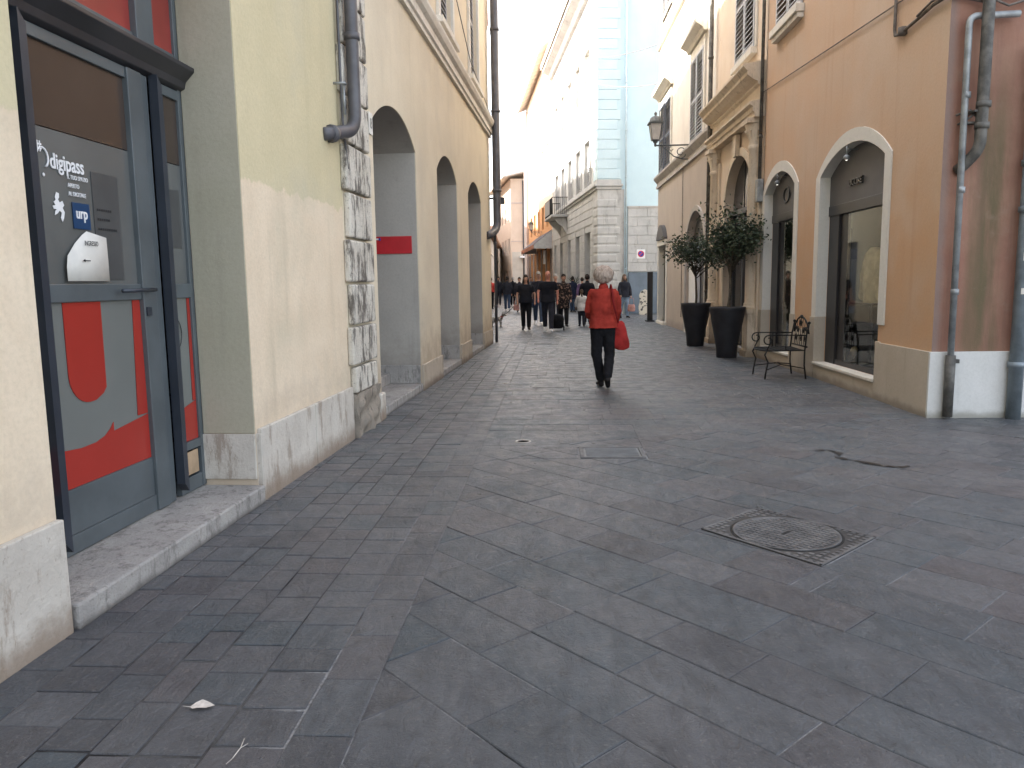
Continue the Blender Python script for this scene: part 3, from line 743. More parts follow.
def build_O1():
    D=9; H=9.6
    a1=(-3.42,-1.30,.24,2.88,3.18); a2=(-6.24,-4.58,.24,2.95,3.24)
    mb=MB(); holes=[arch(*a1),arch(*a2),rect(-5.75,-4.5,5.62,7.7),rect(-2.2,-1.0,5.62,7.7)]
    facade(mb,rect(-6.38,0,0,H),holes,[.16,.16,.25,.25]); 
    mb.add([(-6.38,D,0),(0,D,0),(0,D,H),(-6.38,D,H)],[(0,1,2,3)]); mb.add([(-6.38,0,H),(0,0,H),(0,D,H),(-6.38,D,H)],[(0,1,2,3)])
    mb.obj('wall',M['orange'],O1)
    sd=MB(); sd.add([(0,0,0),(0,D,0),(0,D,H),(0,0,H)],[(0,1,2,3)]); sd.obj('wall',M['side'],O1,label='red and green stained end wall')
    for ar in(a1,a2):
        s=MB(); surround(s,ar,.17,-.018,.0,z0=.90); 
        o=arch(ar[0]+.004,ar[1]-.004,.9,ar[3]-.002,ar[4]-.004); n=len(o)
        s.add([(x,-.016,z) for x,z in o]+[(x,.135,z) for x,z in o],[(i,(i+1)%n,(i+1)%n+n,i+n) for i in range(1,n)])
        s.obj('arch_surround',M['surround'],O1)
        # stone lower jambs and sill
        j=MB(); j.box(ar[0]-.20,ar[0]+.008,-.03,.13,0,.898); j.obj('jamb',M['plinthbeige'],O1,bevel=.006); j=MB(); j.box(ar[1]-.008,ar[1]+.20,-.03,.13,0,.898) if ar is a2 else j.box(ar[1]-.008,ar[1]+.092,-.028,.13,0,.70)
        j.obj('jamb',M['plinthbeige'],O1,bevel=.006)
        s=MB(); s.box(ar[0]+.01,ar[1]-.01,-.025,.14,0,.205); s.obj('plinth',M['plinthbeige'],O1,bevel=.004)
        s=MB(); s.box(ar[0]+.01,ar[1]-.01,-.05,.13,.207,.245); s.obj('sill',M['trim'],O1,bevel=.006)
    p=MB(); p.box(-1.205,.0,-.03,0,0,.69); p.obj('plinth',M['plinthbeige'],O1,bevel=.004)
    p=MB(); p.box(-4.36,-3.61,-.03,0,0,.69); p.obj('plinth',M['plinthbeige'],O1,bevel=.004)
    p=MB(); p.box(.0,.035,-.03,D,0,.69); p.obj('plinth',M['plinthwhite'],O1,bevel=.004)
    f1=shop(O1,a1[0],a1[1],2.47,a1[4],a1[3],write='LICORE')
    f2=shop(O1,a2[0],a2[1],2.58,a2[4],a2[3])
    e=MB(); e.rod([(-5.42+.16*math.cos(w),.12,2.86+.12*math.sin(w)) for w in [i*PI/10 for i in range(21)]],.012,6); e.obj('emblem',M['letterdark'],f2)
    r=MB(); room(r,-6.24,-.3,.27,4.2,.24,2.9); r.obj('interior',M['inside'],O1)
    for a,b in((-5.75,-4.5),(-2.2,-1.0)):
        w=MB(); w.box(a-.08,b+.08,-.14,.0,5.48,5.60); w.box(a-.06,b+.06,-.10,0,5.40,5.478); wo=w.obj('window',M['trim'],O1,bevel=.01)
        m=(a+b)/2; s=MB(); shutter(s,a-.02,m-.01,5.62,7.68,-.05); shutter(s,m+.01,b+.02,5.62,7.68,-.05); s.obj('shutter',M['shutter'],wo)
        q=MB(); q.box(a,b,.18,.2,5.62,7.7); q.obj('pane',M['darkglass'],wo)
    roof(O1,-6.38,0,D,H,M['rooftile'],eave=.5,ov=.2)
    # pipes and cables of the corner
    x=.09
    downpipe(O1,[(x,.60,3.94),(x,.135,3.93),(x,.15,.02)],.032,M['galv'],[(x,.15,z) for z in(.55,1.3,2.3,3.2)])
    f=MB(); f.rod([(x,.15,.66),(x,.15,.03)],.047,12); f.box(.05,.11,.19,.23,.58,.62); f.obj('pipe_foot',M['castiron'],O1)
    downpipe(O1,[(.14,.30,9.4),(.14,.28,2.68),(.05,.17,2.53),(.0,.15,2.5)],.055,M['castiron'],[(.14,.29,3.1),(.14,.285,2.9)])
    c=MB(); c.box(.0,.16,.20,.24,3.03,3.05); c.box(.02,.1,.14,.30,2.93,2.95); c.rod([(.05,.08,3.02),(.08,.2,3.06),(.1,.26,2.98)],.012,5); c.rod([(.05,.10,2.93),(.08,.2,2.99),(.1,.26,3.06)],.010,5); c.obj('bracket',M['castiron'],O1)
    p3=downpipe(O1,[(.10,.80,3.66),(.10,.80,.0)],.068,M['bluegalv'],[(.10,.80,z) for z in(.56,2.1,2.55,3.2)])
    st=MB()
    for z,a,s_ in((1.95,-2.2,.035),(1.62,-2.0,.03),(1.28,-1.9,.04),(1.36,-2.4,.03),(2.12,-2.1,.02)):
        cx,cy=.10+.0695*math.cos(a+PI/2+.6),.80+.0695*math.sin(a-.0)
    for z,w,h in((1.93,.05,.07),(1.60,.05,.08),(1.27,.055,.06)):
        n=6; vs=[]
        for i in range(n+1):
            a=-PI/2*.15+(-.4+i/n*.8); vs+=[(.10+.0698*math.cos(a),.80+.0698*math.sin(a),z),(.10+.0698*math.cos(a),.80+.0698*math.sin(a),z+h)]
        st.add(vs,[(2*i,2*i+1,2*i+3,2*i+2) for i in range(n)])
    st.obj('sticker',M['paper'],p3)
    k=MB(); k.rod([(.10,.80,3.7),(.09,.79,4.05)],.012,6)
    k.rod([(-1.17,-.03,5.2),(-1.17,-.03,4.20),(-1.15,-.03,4.13),(-1.0,-.03,4.10),(-.9,-.03,4.12),(-.6,-.03,4.14),(-.3,-.03,4.17),(-.02,-.04,4.15),(.05,.02,4.13),(.06,.3,4.07),(.06,.55,4.12),(.06,.8,4.05),(.06,1.5,4.12),(.06,3,4.1)],.018,7)
    k.rod([(-.6,-.05,4.16),(-.3,-.05,4.20),(-.02,-.06,4.17),(.07,.02,4.16),(.08,.25,4.13),(.08,.5,4.02),(.08,.8,4.11),(.08,3,4.2)],.012,6)
    k.lathe([(.0,-.05),(.05,-.04),(.05,.04),(.0,.05)],(-.96,-.03,4.12),10)
    k.rod([(-6.8,-.025,4.80),(-1.0,-.025,4.46),(0,-.03,4.40)],.008,5)
    k.obj('cable',M['cablegrey'],O1)
M['cablegrey']=plain('grey brown cable sheath',(.14,.12,.105),.7,.3,var=.3,sc=12)
build_O1()
def garment():
    t=thing('clothes_display','cream sweater and shoe shown in the corner shop window','clothes',RO,RR)
    q=MB(); x=-2.62; y=.47
    q.rings([(x,y,1.12,.17,.10),(x,y,1.3,.19,.11),(x,y,1.55,.18,.11),(x,y,1.72,.19,.11),(x,y,1.80,.15,.08),(x,y,1.86,.06,.06)],16)
    for s in(-1,1): q.tube([(x+s*.15,y,1.76),(x+s*.25,y-.02,1.5),(x+s*.27,y-.03,1.18)],[.065,.06,.05],10)
    organic(q,'sweater',C_['sweater'],t,.015,3,.008,9)
    k=MB(); k.rod([(x,y,1.1),(x,y,.3)],.018,8); k.lathe([(.16,0),(.15,.02),(.02,.03)],(x,y,.245),16); k.obj('stand',M['black'],t)
    k=MB(); k.tube([(x-.45,y-.1,.32),(x-.32,y-.12,.36),(x-.2,y-.13,.47)],[.035,.045,.05],10); o=organic(k,'shoe',C_['sweater'],t,.01,2)
garment()
def stand2():
    t=thing('clothes_rail','dark shelf rail at the back of the corner shop window','rail',RO,RR)
    q=MB(); x=-5.6; y=1.3
    q.rod([(x,y,.24),(x,y,2.3)],.015,6); q.rod([(x+.9,y,.24),(x+.9,y,1.2)],.015,6); q.box(x,x+1.2,y-.15,y+.15,1.02,1.05); q.box(x-.08,x+.08,y-.08,y+.08,1.78,1.95); q.box(x+.15,x+.6,y-.2,y+.2,.24,.7)
    q.obj('rail',M['black'],t,bevel=.005)
stand2()

# ================================================================ RIGHT: stone portal house
O2=thing('stone_portal_building','pale peach house with carved stone portal and heavy cornice','building',RO,RR)
def build_O2():
    D=9; H=10.6; x0,x1=-10.62,-6.40
    po=(-9.32,-7.10,.12,2.95,3.93)
    mb=MB(); facade(mb,rect(x0,x1,0,H),[arch(*po),rect(-8.6,-7.15,5.75,7.85)],[.18,.22]); shell(mb,x0,x1,D,H,left=False,right=False)
    mb.obj('wall',M['peach'],O2)
    s=MB(); surround(s,po,.16,-.04,0,z0=.0); s.prism([(-8.21+.10,3.92),(-8.21-.10,3.92),(-8.21-.14,4.34),(-8.21+.14,4.34)],-.12,-.03); s.obj('arch_surround',M['portal'],O2,bevel=.006)
    for cx in(-10.10,-6.74):
        p=MB(); p.box(cx-.24,cx+.24,-.05,0,.0,4.05); p.obj('pilaster',M['portal'],O2,bevel=.01)
        c=MB(); c.box(cx-.22,cx+.22,-.22,-.05,0,.12); c.box(cx-.19,cx+.19,-.19,-.051,.12,.82); c.box(cx-.21,cx+.21,-.21,-.052,.82,.90)
        c.lathe([(.16,.90),(.17,.94),(.14,.97),(.145,1.0),(.125,1.03),(.125,2.2),(.112,3.80),(.13,3.83),(.13,3.88),(.115,3.9),(.125,4.0),(.16,4.12),(.20,4.27)],(cx,-.075,0),20)
        for a_ in range(8):
            w=a_*PI/4; c.rod([(cx+.11*math.cos(w),-.075+.11*math.sin(w),4.0),(cx+.17*math.cos(w),-.075+.17*math.sin(w),4.16),(cx+.20*math.cos(w),-.075+.20*math.sin(w),4.13)],.02,5)
        c.box(cx-.21,cx+.21,-.28,0,4.27,4.36); c.obj('column',M['portal'],O2,bevel=.006)
    pr=[(0,4.36),(-.18,4.36),(-.18,4.44),(-.21,4.46),(-.21,4.54),(-.27,4.58),(-.27,4.62),(-.08,4.66),(-.08,4.90),(-.13,4.93),(-.13,4.97),(-.22,5.01),(-.32,5.09),(-.32,5.15),(-.40,5.23),(-.40,5.27),(0,5.33)]
    c=MB(); c.profile_x(pr,-10.50,-6.46); c.obj('cornice',M['portal'],O2)
    d=MB(); d.box(-9.32,-7.10,.16,.20,.12,3.95); dr=d.obj('door',M['darkglass'],O2)
    b=MB(); b.box(-9.32,-7.10,.06,.158,2.80,2.90); b.box(-8.26,-8.16,.10,.158,.12,2.8); b.box(-9.32,-9.22,.10,.158,.12,2.8); b.box(-7.20,-7.10,.10,.158,.12,2.8); b.obj('frame',M['charcoal'],dr)
    b=MB()
    b.rod([(-8.21,.12,2.9),(-8.21,.12,3.9)],.014,5)
    b.obj('grille',M['black'],dr)
    s=MB(); s.box(-9.4,-7.02,-.12,.16,0,.12); s.obj('step',M['step'],O2,bevel=.01)
    w=MB(); w.box(-8.68,-7.07,-.12,0,5.62,5.74); w.box(-8.7,-8.602,-.04,0,5.74,7.95); w.box(-7.148,-7.05,-.04,0,5.74,7.95); w.box(-8.602,-7.148,-.04,0,7.852,7.95); wo=w.obj('window',M['trim'],O2,bevel=.008)
    s=MB(); shutter(s,-8.6,-7.885,5.75,7.85,-.06); shutter(s,-7.865,-7.15,5.75,7.85,-.06); s.obj('shutter',M['shutter'],wo)
    q=MB(); q.box(-8.6,-7.15,.14,.16,5.75,7.85); q.obj('pane',M['darkglass'],wo)
    roof(O2,x0,x1,D,H,M['rooftile'],eave=.6)
    downpipe(O2,[(-10.56,-.13,10.4),(-10.56,-.13,.03)],.05,M['castiron'],[(-10.56,-.13,z) for z in(1.2,3.2,4.4,6.5)])
    downpipe(O2,[(-6.42,-.07,10.4),(-6.42,-.07,3.2)],.03,M['castiron'],[(-6.42,-.07,4.0)])
    b=MB(); b.box(-6.52,-6.36,-.12,-.01,2.85,3.25); b.obj('junction_box',M['galv'],O2,bevel=.01)
build_O2()

# ================================================================ RIGHT: grey beige house
O3=thing('grey_beige_building','grey beige house with pale upper floors, grey shutters and moulded band','building',RO,RR)
def build_O3():
    D=9; H=13.4; x0,x1=-19.66,-10.62
    d1=(-13.95,-11.35,.1,2.1,3.25); d2=(-19.1,-17.5,.1,2.7,3.2)
    wins=[(-13.45,-11.85),(-18.95,-16.9)]
    mb=MB(); facade(mb,rect(x0,x1,0,4.85),[arch(*d1),arch(*d2)],[.2,.2]); mb.obj('wall',M['greige'],O3)
    mb=MB(); 
    up=MB(); holes=[];dep=[]
    for a,b in wins: holes.append(rect(a,b,5.02,7.15)); dep.append(.25); holes.append(rect(a+.15,b-.15,9.9,11.8)); dep.append(.25)
    facade(up,rect(x0,x1,4.85,H),holes,dep)
    shell(up,x0,x1,D,H,right=True); up.obj('wall',M['palecream'],O3,label='pale cream upper wall')
    pr=[(0,4.62),(-.07,4.62),(-.07,4.70),(-.04,4.72),(-.04,4.80),(-.10,4.86),(-.16,4.94),(-.16,5.0),(0,5.01)]
    c=MB(); c.profile_x(pr,x0-.05,x1+.01); c.obj('cornice',M['greytrim'],O3)
    c=MB(); c.profile_x([(0,9.2),(-.08,9.24),(-.08,9.36),(0,9.4)],x0-.05,x1+.01); c.obj('cornice',M['palecream'],O3)
    for k,(a,b) in enumerate(wins):
        for z0,z1,e in((5.02,7.15,0),(9.9,11.8,.15)):
            a_,b_=a+e,b-e; m=(a_+b_)/2
            f=MB(); f.box(a_-.14,a_-.002,-.05,0,z0,z1+.25); f.box(b_+.002,b_+.14,-.05,0,z0,z1+.25); f.box(a_-.002,b_+.002,-.05,0,z1+.002,z1+.25)
            f.profile_x([(0,z1+.28),(-.10,z1+.28),(-.14,z1+.36),(-.30,z1+.46),(-.32,z1+.56),(0,z1+.62)],a_-.28,b_+.28)
            w=f.obj('window',M['trim'],O3,bevel=.006)
            if e==0 and k==1:      # leaves folded back against the wall
                s=MB(); shutter(s,a_,m-.01,z0,z1,-.10); shutter(s,m+.01,b_,z0,z1,-.06); s.obj('shutter',M['shutterdark'],w)
            else:
                s=MB(); shutter(s,a_,m-.01,z0,z1,-.07); shutter(s,m+.01,b_,z0,z1,-.07); s.obj('shutter',M['shutter'],w)
            q=MB(); q.box(a_,b_,.14,.16,z0,z1); q.obj('pane',M['darkglass'],w)
    # first door: arched, white inner leaf
    s=MB(); surround(s,d1,.14,-.05,0,z0=0.); s.obj('arch_surround',M['greytrim'],O3,bevel=.01)
    d=MB(); d.box(d1[0],d1[1],.16,.22,.1,3.3); dr=d.obj('door',M['charcoal'],O3)
    w=MB(); w.box(d1[0]+.05,d1[0]+1.15,.05,.15,.1,2.15); w.obj('door_leaf',M['white'],dr,bevel=.01)
    w=MB(); w.box(d1[0],d1[1],.10,.158,2.15,2.27); w.obj('frame',M['greytrim'],dr)
    # second door with a small scalloped hood
    d=MB(); d.box(d2[0],d2[1],.16,.22,.1,3.3); dr=d.obj('door',M['charcoal2'],O3)
    w=MB(); w.box(d2[0]-.1,d2[0]+.06,-.06,.15,.0,2.62); w.box(d2[0]-.14,d2[1]+.02,-.09,.15,2.62,2.80); w.box(d2[1]-.25,d2[1],-.02,.05,.1,2.62); w.obj('frame',M['surround'],dr,bevel=.01)
    hd=MB(); hd.prism(arch(d2[0]-.02,d2[1]+.0,2.81,2.86,3.30),-.13,.1); hd.obj('hood',M['charcoal'],dr)
    s=MB(); s.box(d2[0],d2[1],-.12,.16,0,.1); s.box(d1[0],d1[1],-.05,.16,0,.1); s.obj('step',M['trim'],O3,bevel=.01)
    roof(O3,x0,x1,D,H,M['rooftile'],eave=.6,ov=.05)
    k=MB(); k.rod([(-14.6,-.03,4.6),(-14.6,-.03,.4)],.010,5); k.obj('cable',M['cablegrey'],O3)
M['greytrim']=stone('grey stone moulding',(.40,.37,.34),(.47,.44,.41),(.2,.18,.17),.4,4,.35)
build_O3()

def lantern(name,label,loc,rz,arm=.93,s=1.,z=5.12):
    t=thing(name,label,'street lamp',loc,rz,'iron lanterns on the street walls')     # arm runs along -y from the wall
    a=MB(); a.rod([(0,0,z),(0,-arm,z)],.022*s,8); a.box(-.04,.04,-.012,0,z-.42,z+.06)
    pts=[]
    for i in range(26):
        w=i/25*PI*2.6; r=.17*(1-i/34); pts.append((0,-.24-r*math.sin(w+PI*.9),z-.19+r*math.cos(w+PI*.9)))
    a.rod(pts,.014*s,6)
    a.rod([(0,-.02,z-.38),(0,-.20,z-.37),(0,-.42,z-.30),(0,-.60,z-.15),(0,-.75,z-.03)],.016*s,6)
    a.rod([(0,-.50,z-.02),(0,-.56,z-.10),(0,-.50,z-.16),(0,-.44,z-.10)],.012*s,6)
    a.obj('bracket',M['lampmetal'],t)
    b=MB(); y=-arm; q=lambda r,zz:[(0+r*cx,y+r*cy,zz) for cx,cy in((-1,-1),(1,-1),(1,1),(-1,1))]
    b.lathe([(.02,-.03),(.035,.0),(.03,.05),(.06,.08),(.075,.13)],(0,y,z),12)
    z0=z+.13
    b.add(q(.10*s,z0)+q(.10*s,z0+.02),[(0,1,2,3),(4,5,6,7),(0,1,5,4),(1,2,6,5),(2,3,7,6),(3,0,4,7)])
    for cx,cy in((-1,-1),(1,-1),(1,1),(-1,1)): b.rod([(cx*.10,y+cy*.10,z0+.02),(cx*.155,y+cy*.155,z0+.43)],.011,6)
    z1=z0+.43
    b.add(q(.20,z1)+q(.205,z1+.03),[(0,1,2,3),(4,5,6,7),(0,1,5,4),(1,2,6,5),(2,3,7,6),(3,0,4,7)])
    b.lathe([(.20,z1+.03-z),(.17,z1+.07-z),(.15,z1+.15-z),(.10,z1+.20-z),(.04,z1+.22-z),(.025,z1+.24-z),(.045,z1+.27-z),(.03,z1+.31-z),(.008,z1+.33-z)],(0,y,z),12)
    h=b.obj('lantern_frame',M['lampmetal'],t)
    g=MB(); g.add([(cx*.095,y+cy*.095,z0+.02) for cx,cy in((-1,-1),(1,-1),(1,1),(-1,1))]+[(cx*.148,y+cy*.148,z1) for cx,cy in((-1,-1),(1,-1),(1,1),(-1,1))],[(0,1,2,3),(4,5,6,7),(0,1,5,4),(1,2,6,5),(2,3,7,6),(3,0,4,7)]); g.obj('lamp_glass',M['lampglass'],h)
    return t
lantern('street_lamp','old iron lantern on scrolled bracket by the grey beige house',(3.70,21.9,0),RR)

# ================================================================ PALAZZO ahead
PO,PR=frame_of((1.94,35.0),(1.94-.122*10,45),-1)
P=thing('palazzo_building','stone faced palazzo with balcony and pale blue side wall','building',PO,PR)
M['shuttersunlit']=plain('cream shutters paled for full sun',(.74,.71,.65),.7,.2,var=.05)  # sun glare put into the colour so upper windows fade out
def build_P():
    D=8; H=14.9; L=16.9
    mb=MB(); holes=[];dep=[]; lower=[(-3.6,-1.95),(-6.55,-5.2),(-9.7,-8.4),(-13.0,-11.7),(-16.0,-14.7)]
    for a,b in lower: holes.append(rect(a,b,.3 if a<-8 else .5,3.8)); dep.append(.45)
    ups=[(-3.45,-1.95),(-6.2,-4.75),(-9.1,-7.7),(-12.0,-10.6),(-14.9,-13.5)]
    for a,b in ups: holes.append(rect(a,b,5.9,8.0)); dep.append(.3); holes.append(rect(a,b,10.2,12.1)); dep.append(.3)
    facade(mb,rect(-L,0,0,H),holes,dep); 
    mb.add([(-L,0,0),(-L,D,0),(-L,D,H),(-L,0,H)],[(0,1,2,3)]); mb.add([(-L,D,0),(0,D,0),(0,D,H),(-L,D,H)],[(0,1,2,3)]); mb.add([(-L,0,H),(0,0,H),(0,D,H),(-L,D,H)],[(0,1,2,3)])
    mb.obj('wall',M['palazzo'],P)
    sd=MB(); sd.add([(0,0,0),(0,D,0),(0,D,H),(0,0,H)],[(0,1,2,3)]); sd.obj('wall',M['blue'],P,label='pale blue side wall')
    # horizontal rustication of the ground floor, cut at the openings
    r=MB(); z=.5
    while z<5.2:
        z1=min(z+.36,5.4); segs=[(-L,-1.2)]
        if z<3.8:
            segs=[];x=-L
            for a,b in sorted(lower):
                segs.append((x,a-.02)); x=b+.02
            segs.append((x,-1.2))
        for a,b in segs:
            if b-a>.05: r.box(a,b,-.035,0,z+.015,z1-.015)
        z=z1
    r.obj('rusticated_courses',M['palazzo'],P,bevel=.01)
    bs=MB(); bs.box(-1.15,.03,-.03,1.17,0,5.49); bs.obj('corner_base',M['palazzo'],P)
    # corner quoins, pillowed stone below, blue blocks above
    z=.3;k=0
    while z<5.35:
        h=.40; w=1.0 if k%2==0 else .86
        q=MB(); q.box(-w,.06,-.06,w,z+.02,z+h-.02); o=q.obj('corner_block',M['palazzo'],P,bevel=.06); z+=h; k+=1
        if z+.4>5.45: break
    z=5.95;k=0
    while z<14.4:
        h=.42; w=.98 if k%2==0 else .84
        q=MB(); q.box(-w,.04,-.04,w,z+.005,z+h-.005); q.obj('corner_block',M['bluequoin'],P,bevel=.015); z+=h; k+=1
    c=MB(); c.box(-L,.09,-.10,1.05,5.50,5.62); c.box(-L,.16,-.18,1.09,5.622,5.72); c.box(-L,.07,-.07,1.03,5.722,5.92); c.obj('cornice',M['palazzo'],P,bevel=.02)
    c=MB(); c.profile_x([(0,14.3),(-.15,14.35),(-.25,14.6),(-.6,14.8),(-.6,14.95),(0,14.98)],-L,.1); c.obj('cornice',M['palazzo'],P)
    # plinth and stone blocks of the low wall face right of the corner
    s=MB(); z=1.88; k=0
    while z<4.5:
        x=1.32+(0.0 if k%2 else -.0); y=1.32
        y=1.32 if k%2 else 1.32; off=.45*(k%2)
        yy=1.32
        first=True
        while yy<7.9:
            ww=.85 if not first else .85-off+.02; s.box(.0,.09,yy+.010,min(yy+ww,7.9)-.008,z+.008,z+.40-.008); yy+=ww; first=False
        z+=.40; k+=1
    s.box(0,.055,1.32,7.9,1.86,4.66); s.obj('stone_facing',M['palazzo'],P,bevel=.006)
    c=MB(); c.box(0,.12,1.30,7.92,4.67,4.76); c.obj('coping',M['greytrim'],P,bevel=.01)
    downpipe(P,[(.14,1.22,14.5),(.14,1.22,.02)],.045,M['galvlight'],[(.14,1.22,z) for z in(2,4,6,8,10)])
    for a,b in lower:
        f=MB(); f.box(a-.02,b+.02,.28,.34,.3,3.8)
        w=f.obj('window' if a>-8 else 'door',M['shutter'],P); q=MB(); q.box(a+.12,b-.12,.262,.278,.5,3.65); q.obj('pane',M['darkglass'],w)
    for a,b in ups:
        for z0,z1 in((5.9,8.0),(10.2,12.1)):
            f=MB(); f.box(a-.16,a-.002,-.06,0,z0,z1+.3); f.box(b+.002,b+.16,-.06,0,z0,z1+.3); f.box(a-.002,b+.002,-.06,0,z1+.002,z1+.3)
            w=f.obj('window',M['palazzo'],P,bevel=.01); m=(a+b)/2
            q=MB(); q.box(a,b,.2,.24,z0,z1); q.obj('pane',M['darkglass'],w)
            s=MB(); shutter(s,a,m-.01,z0,z1,.08,step=.09); shutter(s,m+.01,b,z0,z1,.08,step=.09); s.obj('shutter',M['shutter'] if z0<7 else M['shuttersunlit'],w)
    # balcony
    bx0,bx1=-13.1,-9.5
    b=MB(); b.box(bx0,bx1,-.95,0,5.12,5.26)
    for x in(bx0+.35,bx1-.5): b.profile_x([(0,5.1),(-.75,5.1),(-.6,4.85),(-.25,4.55),(0,4.1)],x,x+.16)
    bal=b.obj('balcony',M['palazzo'],P,bevel=.015)
    r=MB(); r.rod([(bx0,0,6.2),(bx0,-.9,6.2),(bx1,-.9,6.2),(bx1,0,6.2)],.025,6)
    n=30
    for i in range(n+1): x=bx0+(bx1-bx0)*i/n; r.rod([(x,-.9,5.27),(x,-.9,6.2)],.011,4)
    for i in range(8):
        for x in(bx0,bx1): r.rod([(x,-.9*i/8,5.27),(x,-.9*i/8,6.2)],.011,4)
    r.obj('railing',M['black'],bal)
    s=MB(); s.box(bx0+.05,bx1-1.0,-.94,-.92,5.35,6.15); s.obj('screen',M['steeldark'],bal)
    roof(P,-L,0,D,H+.1,M['farroof'],eave=.7,ov=.15)
M['galvlight']=plain('pale blue grey pipe',(.42,.50,.53),.5,.4,var=.1,sc=4)
build_P()
hd=thing('metal_hoarding','grey blue sheet metal hoarding at the foot of the blue side wall','hoarding',PO,PR)
q=MB(); q.box(.10,.16,1.32,7.5,.02,1.84); q.obj('panel',M['greypaint'],hd,bevel=.005)
q=MB(); 
for y in(1.36,2.72,4.1,5.5): q.box(.162,.20,y,y+.06,.0,1.87)
q.obj('post',M['greypaint'],hd)
ns=thing('no_parking_sign','square white no parking sign with blue disc on the pale stone wall','road sign',PO,PR)
def nops():
    y,z=1.92,2.66; x=.095
    q=MB(); q.box(.078,x,y-.19,y+.19,z-.20,z+.20); q.obj('plate',M['white'],ns,bevel=.005)
    def disc(r,xx,m,nm):
        k=MB(); n=28; vs=[(xx,y+r*math.cos(2*PI*i/n),z+r*math.sin(2*PI*i/n)) for i in range(n)]; vs2=[(xx-.004,a[1],a[2]) for a in vs]
        k.add(vs+vs2,[tuple(range(n)),tuple(range(n,2*n))]+[(i,(i+1)%n,(i+1)%n+n,i+n) for i in range(n)]); k.obj(nm,m,ns)
    disc(.145,x+.004,M['signred'],'ring'); disc(.112,x+.008,M['signblue'],'disc')
    k=MB(); Mx=Matrix.Translation((0,y,z))@Matrix.Rotation(R(45),4,'X'); k.box(x+.0085,x+.011,-.125,.125,-.018,.018,0,Mx); k.obj('bar',M['signred'],ns)
nops()
def cream_board():
    t=thing('decorated_board','rounded cream board with dark patches leaning by the metal hoarding','board',(3.92,34.0,0),R(4))
    q=MB(); pts=[(-.24,0),(.24,0),(.27,.35),(.22,.6),(.25,.85),(.17,1.02),(.0,1.10),(-.17,1.02),(-.25,.85),(-.22,.6),(-.27,.35)]
    q.prism(pts,-.05,.05); q.obj('panel',M['creamboard'],t,bevel=.02)
t=NT('cream paint with dark patches',.8,.2); t.color(t.mix(t.ramp(t.noise(6,3,.6),.55,.60),(.62,.57,.48),(.10,.10,.10))); M['creamboard']=t.m
cream_board()
t_=thing('slim_display_board','narrow dark display board standing at the corner of the grey beige house','board',(3.42,28.1,0),R(8))
q=MB(); q.box(-.10,.10,-.03,.03,.05,1.78); q.obj('panel',M['charcoal2'],t_,bevel=.01); q=MB(); q.box(-.14,.14,-.16,.16,0,.05); q.obj('foot',M['black'],t_,bevel=.01)

# ================================================================ far houses
OO,OR=frame_of((-.12,52.0),(-.12-1.22,62),-1)
Q=thing('orange_awning_house','tall orange house with a dark awning over its shopfront','building',OO,OR)
def build_Q():
    D=8;H=16.6;L=20
    mb=MB();holes=[];dep=[]
    for i in range(6): a=-2.8-i*3.1; holes.append(rect(a-.65,a+.65,5.3,6.9)); dep.append(.35); holes.append(rect(a-.55,a+.55,9,11)); dep.append(.25); holes.append(rect(a-.55,a+.55,12.6,14.4)); dep.append(.25)
    for i in range(6): a=-2.2-i*3.1; holes.append(rect(a-1.1,a+1.1,.02,3.8)); dep.append(.6)
    facade(mb,rect(-L,0,0,H),holes,dep); shell(mb,-L,0,D,H); mb.obj('wall',M['ochre'],Q)
    for i in range(6):
        a=-2.8-i*3.1
        for z0,z1,w in((5.3,6.9,.65),(9,11,.55),(12.6,14.4,.55)):
            f=MB(); f.box(a-w,a+w,.2,.25,z0,z1); wd=f.obj('window',M['brownfar'] if z0<6 else M['shuttersunlit'],Q)  # upper rows take the sun-bleached tone, painted in
    for i in range(6):
        a=-2.2-i*3.1; f=MB(); f.box(a-1.1,a+1.1,.5,.56,0,3.8); f.box(a-.06,a+.06,.4,.5,0,3.8); f.box(a-1.1,a-1.0,.4,.5,0,3.8); f.obj('shopfront',M['brownfar'],Q)
        p=MB(); p.box(a+1.12,a+1.95,-.06,0,0,3.9); p.obj('pilaster',M['brownstone'],Q)
    p=MB(); p.box(-L-.02,-L+2.2,-.18,0,0,H-.4); p.obj('pilaster',M['pinkgrey'],Q)
    a=MB(); x0,x1=-10.5,-.1
    a.add([(x0,-.02,4.95),(x1,-.02,4.95),(x1,-1.25,3.98),(x0,-1.25,3.98),(x0,-.02,4.90),(x1,-.02,4.90),(x1,-1.25,3.93),(x0,-1.25,3.93)],[(0,1,2,3),(0,3,7,4),(1,2,6,5),(2,3,7,6),(0,1,5,4)])
    aw=a.obj('awning',M['awning'],Q)
    b=MB(); b.add([(x0,-.02,4.88),(x1,-.02,4.88),(x1,-1.24,3.915),(x0,-1.24,3.915)],[(0,1,2,3)]); b.box(x0,x1,-1.27,-1.25,3.70,3.97); b.obj('valance',M['awningred'],aw)
    b=MB(); b.add([(x1+.01,-.02,4.92),(x1+.01,-1.25,3.95),(x1+.01,-1.25,3.7),(x1+.01,-.02,3.7)],[(0,1,2,3)]); b.obj('awning_cheek',M['awningside'],aw); b=MB(); b.add([(x0-.01,-.02,4.92),(x0-.01,-1.25,3.95),(x0-.01,-1.25,3.7),(x0-.01,-.02,3.7)],[(0,1,2,3)]); b.obj('awning_cheek',M['awningside'],aw)
    roof(Q,-L,0,D,H,M['farroof'],eave=.7,ov=.2)
M['shuttersunlit']=plain('cream shutters paled for full sun',(.74,.71,.65),.7,.2,var=.05)
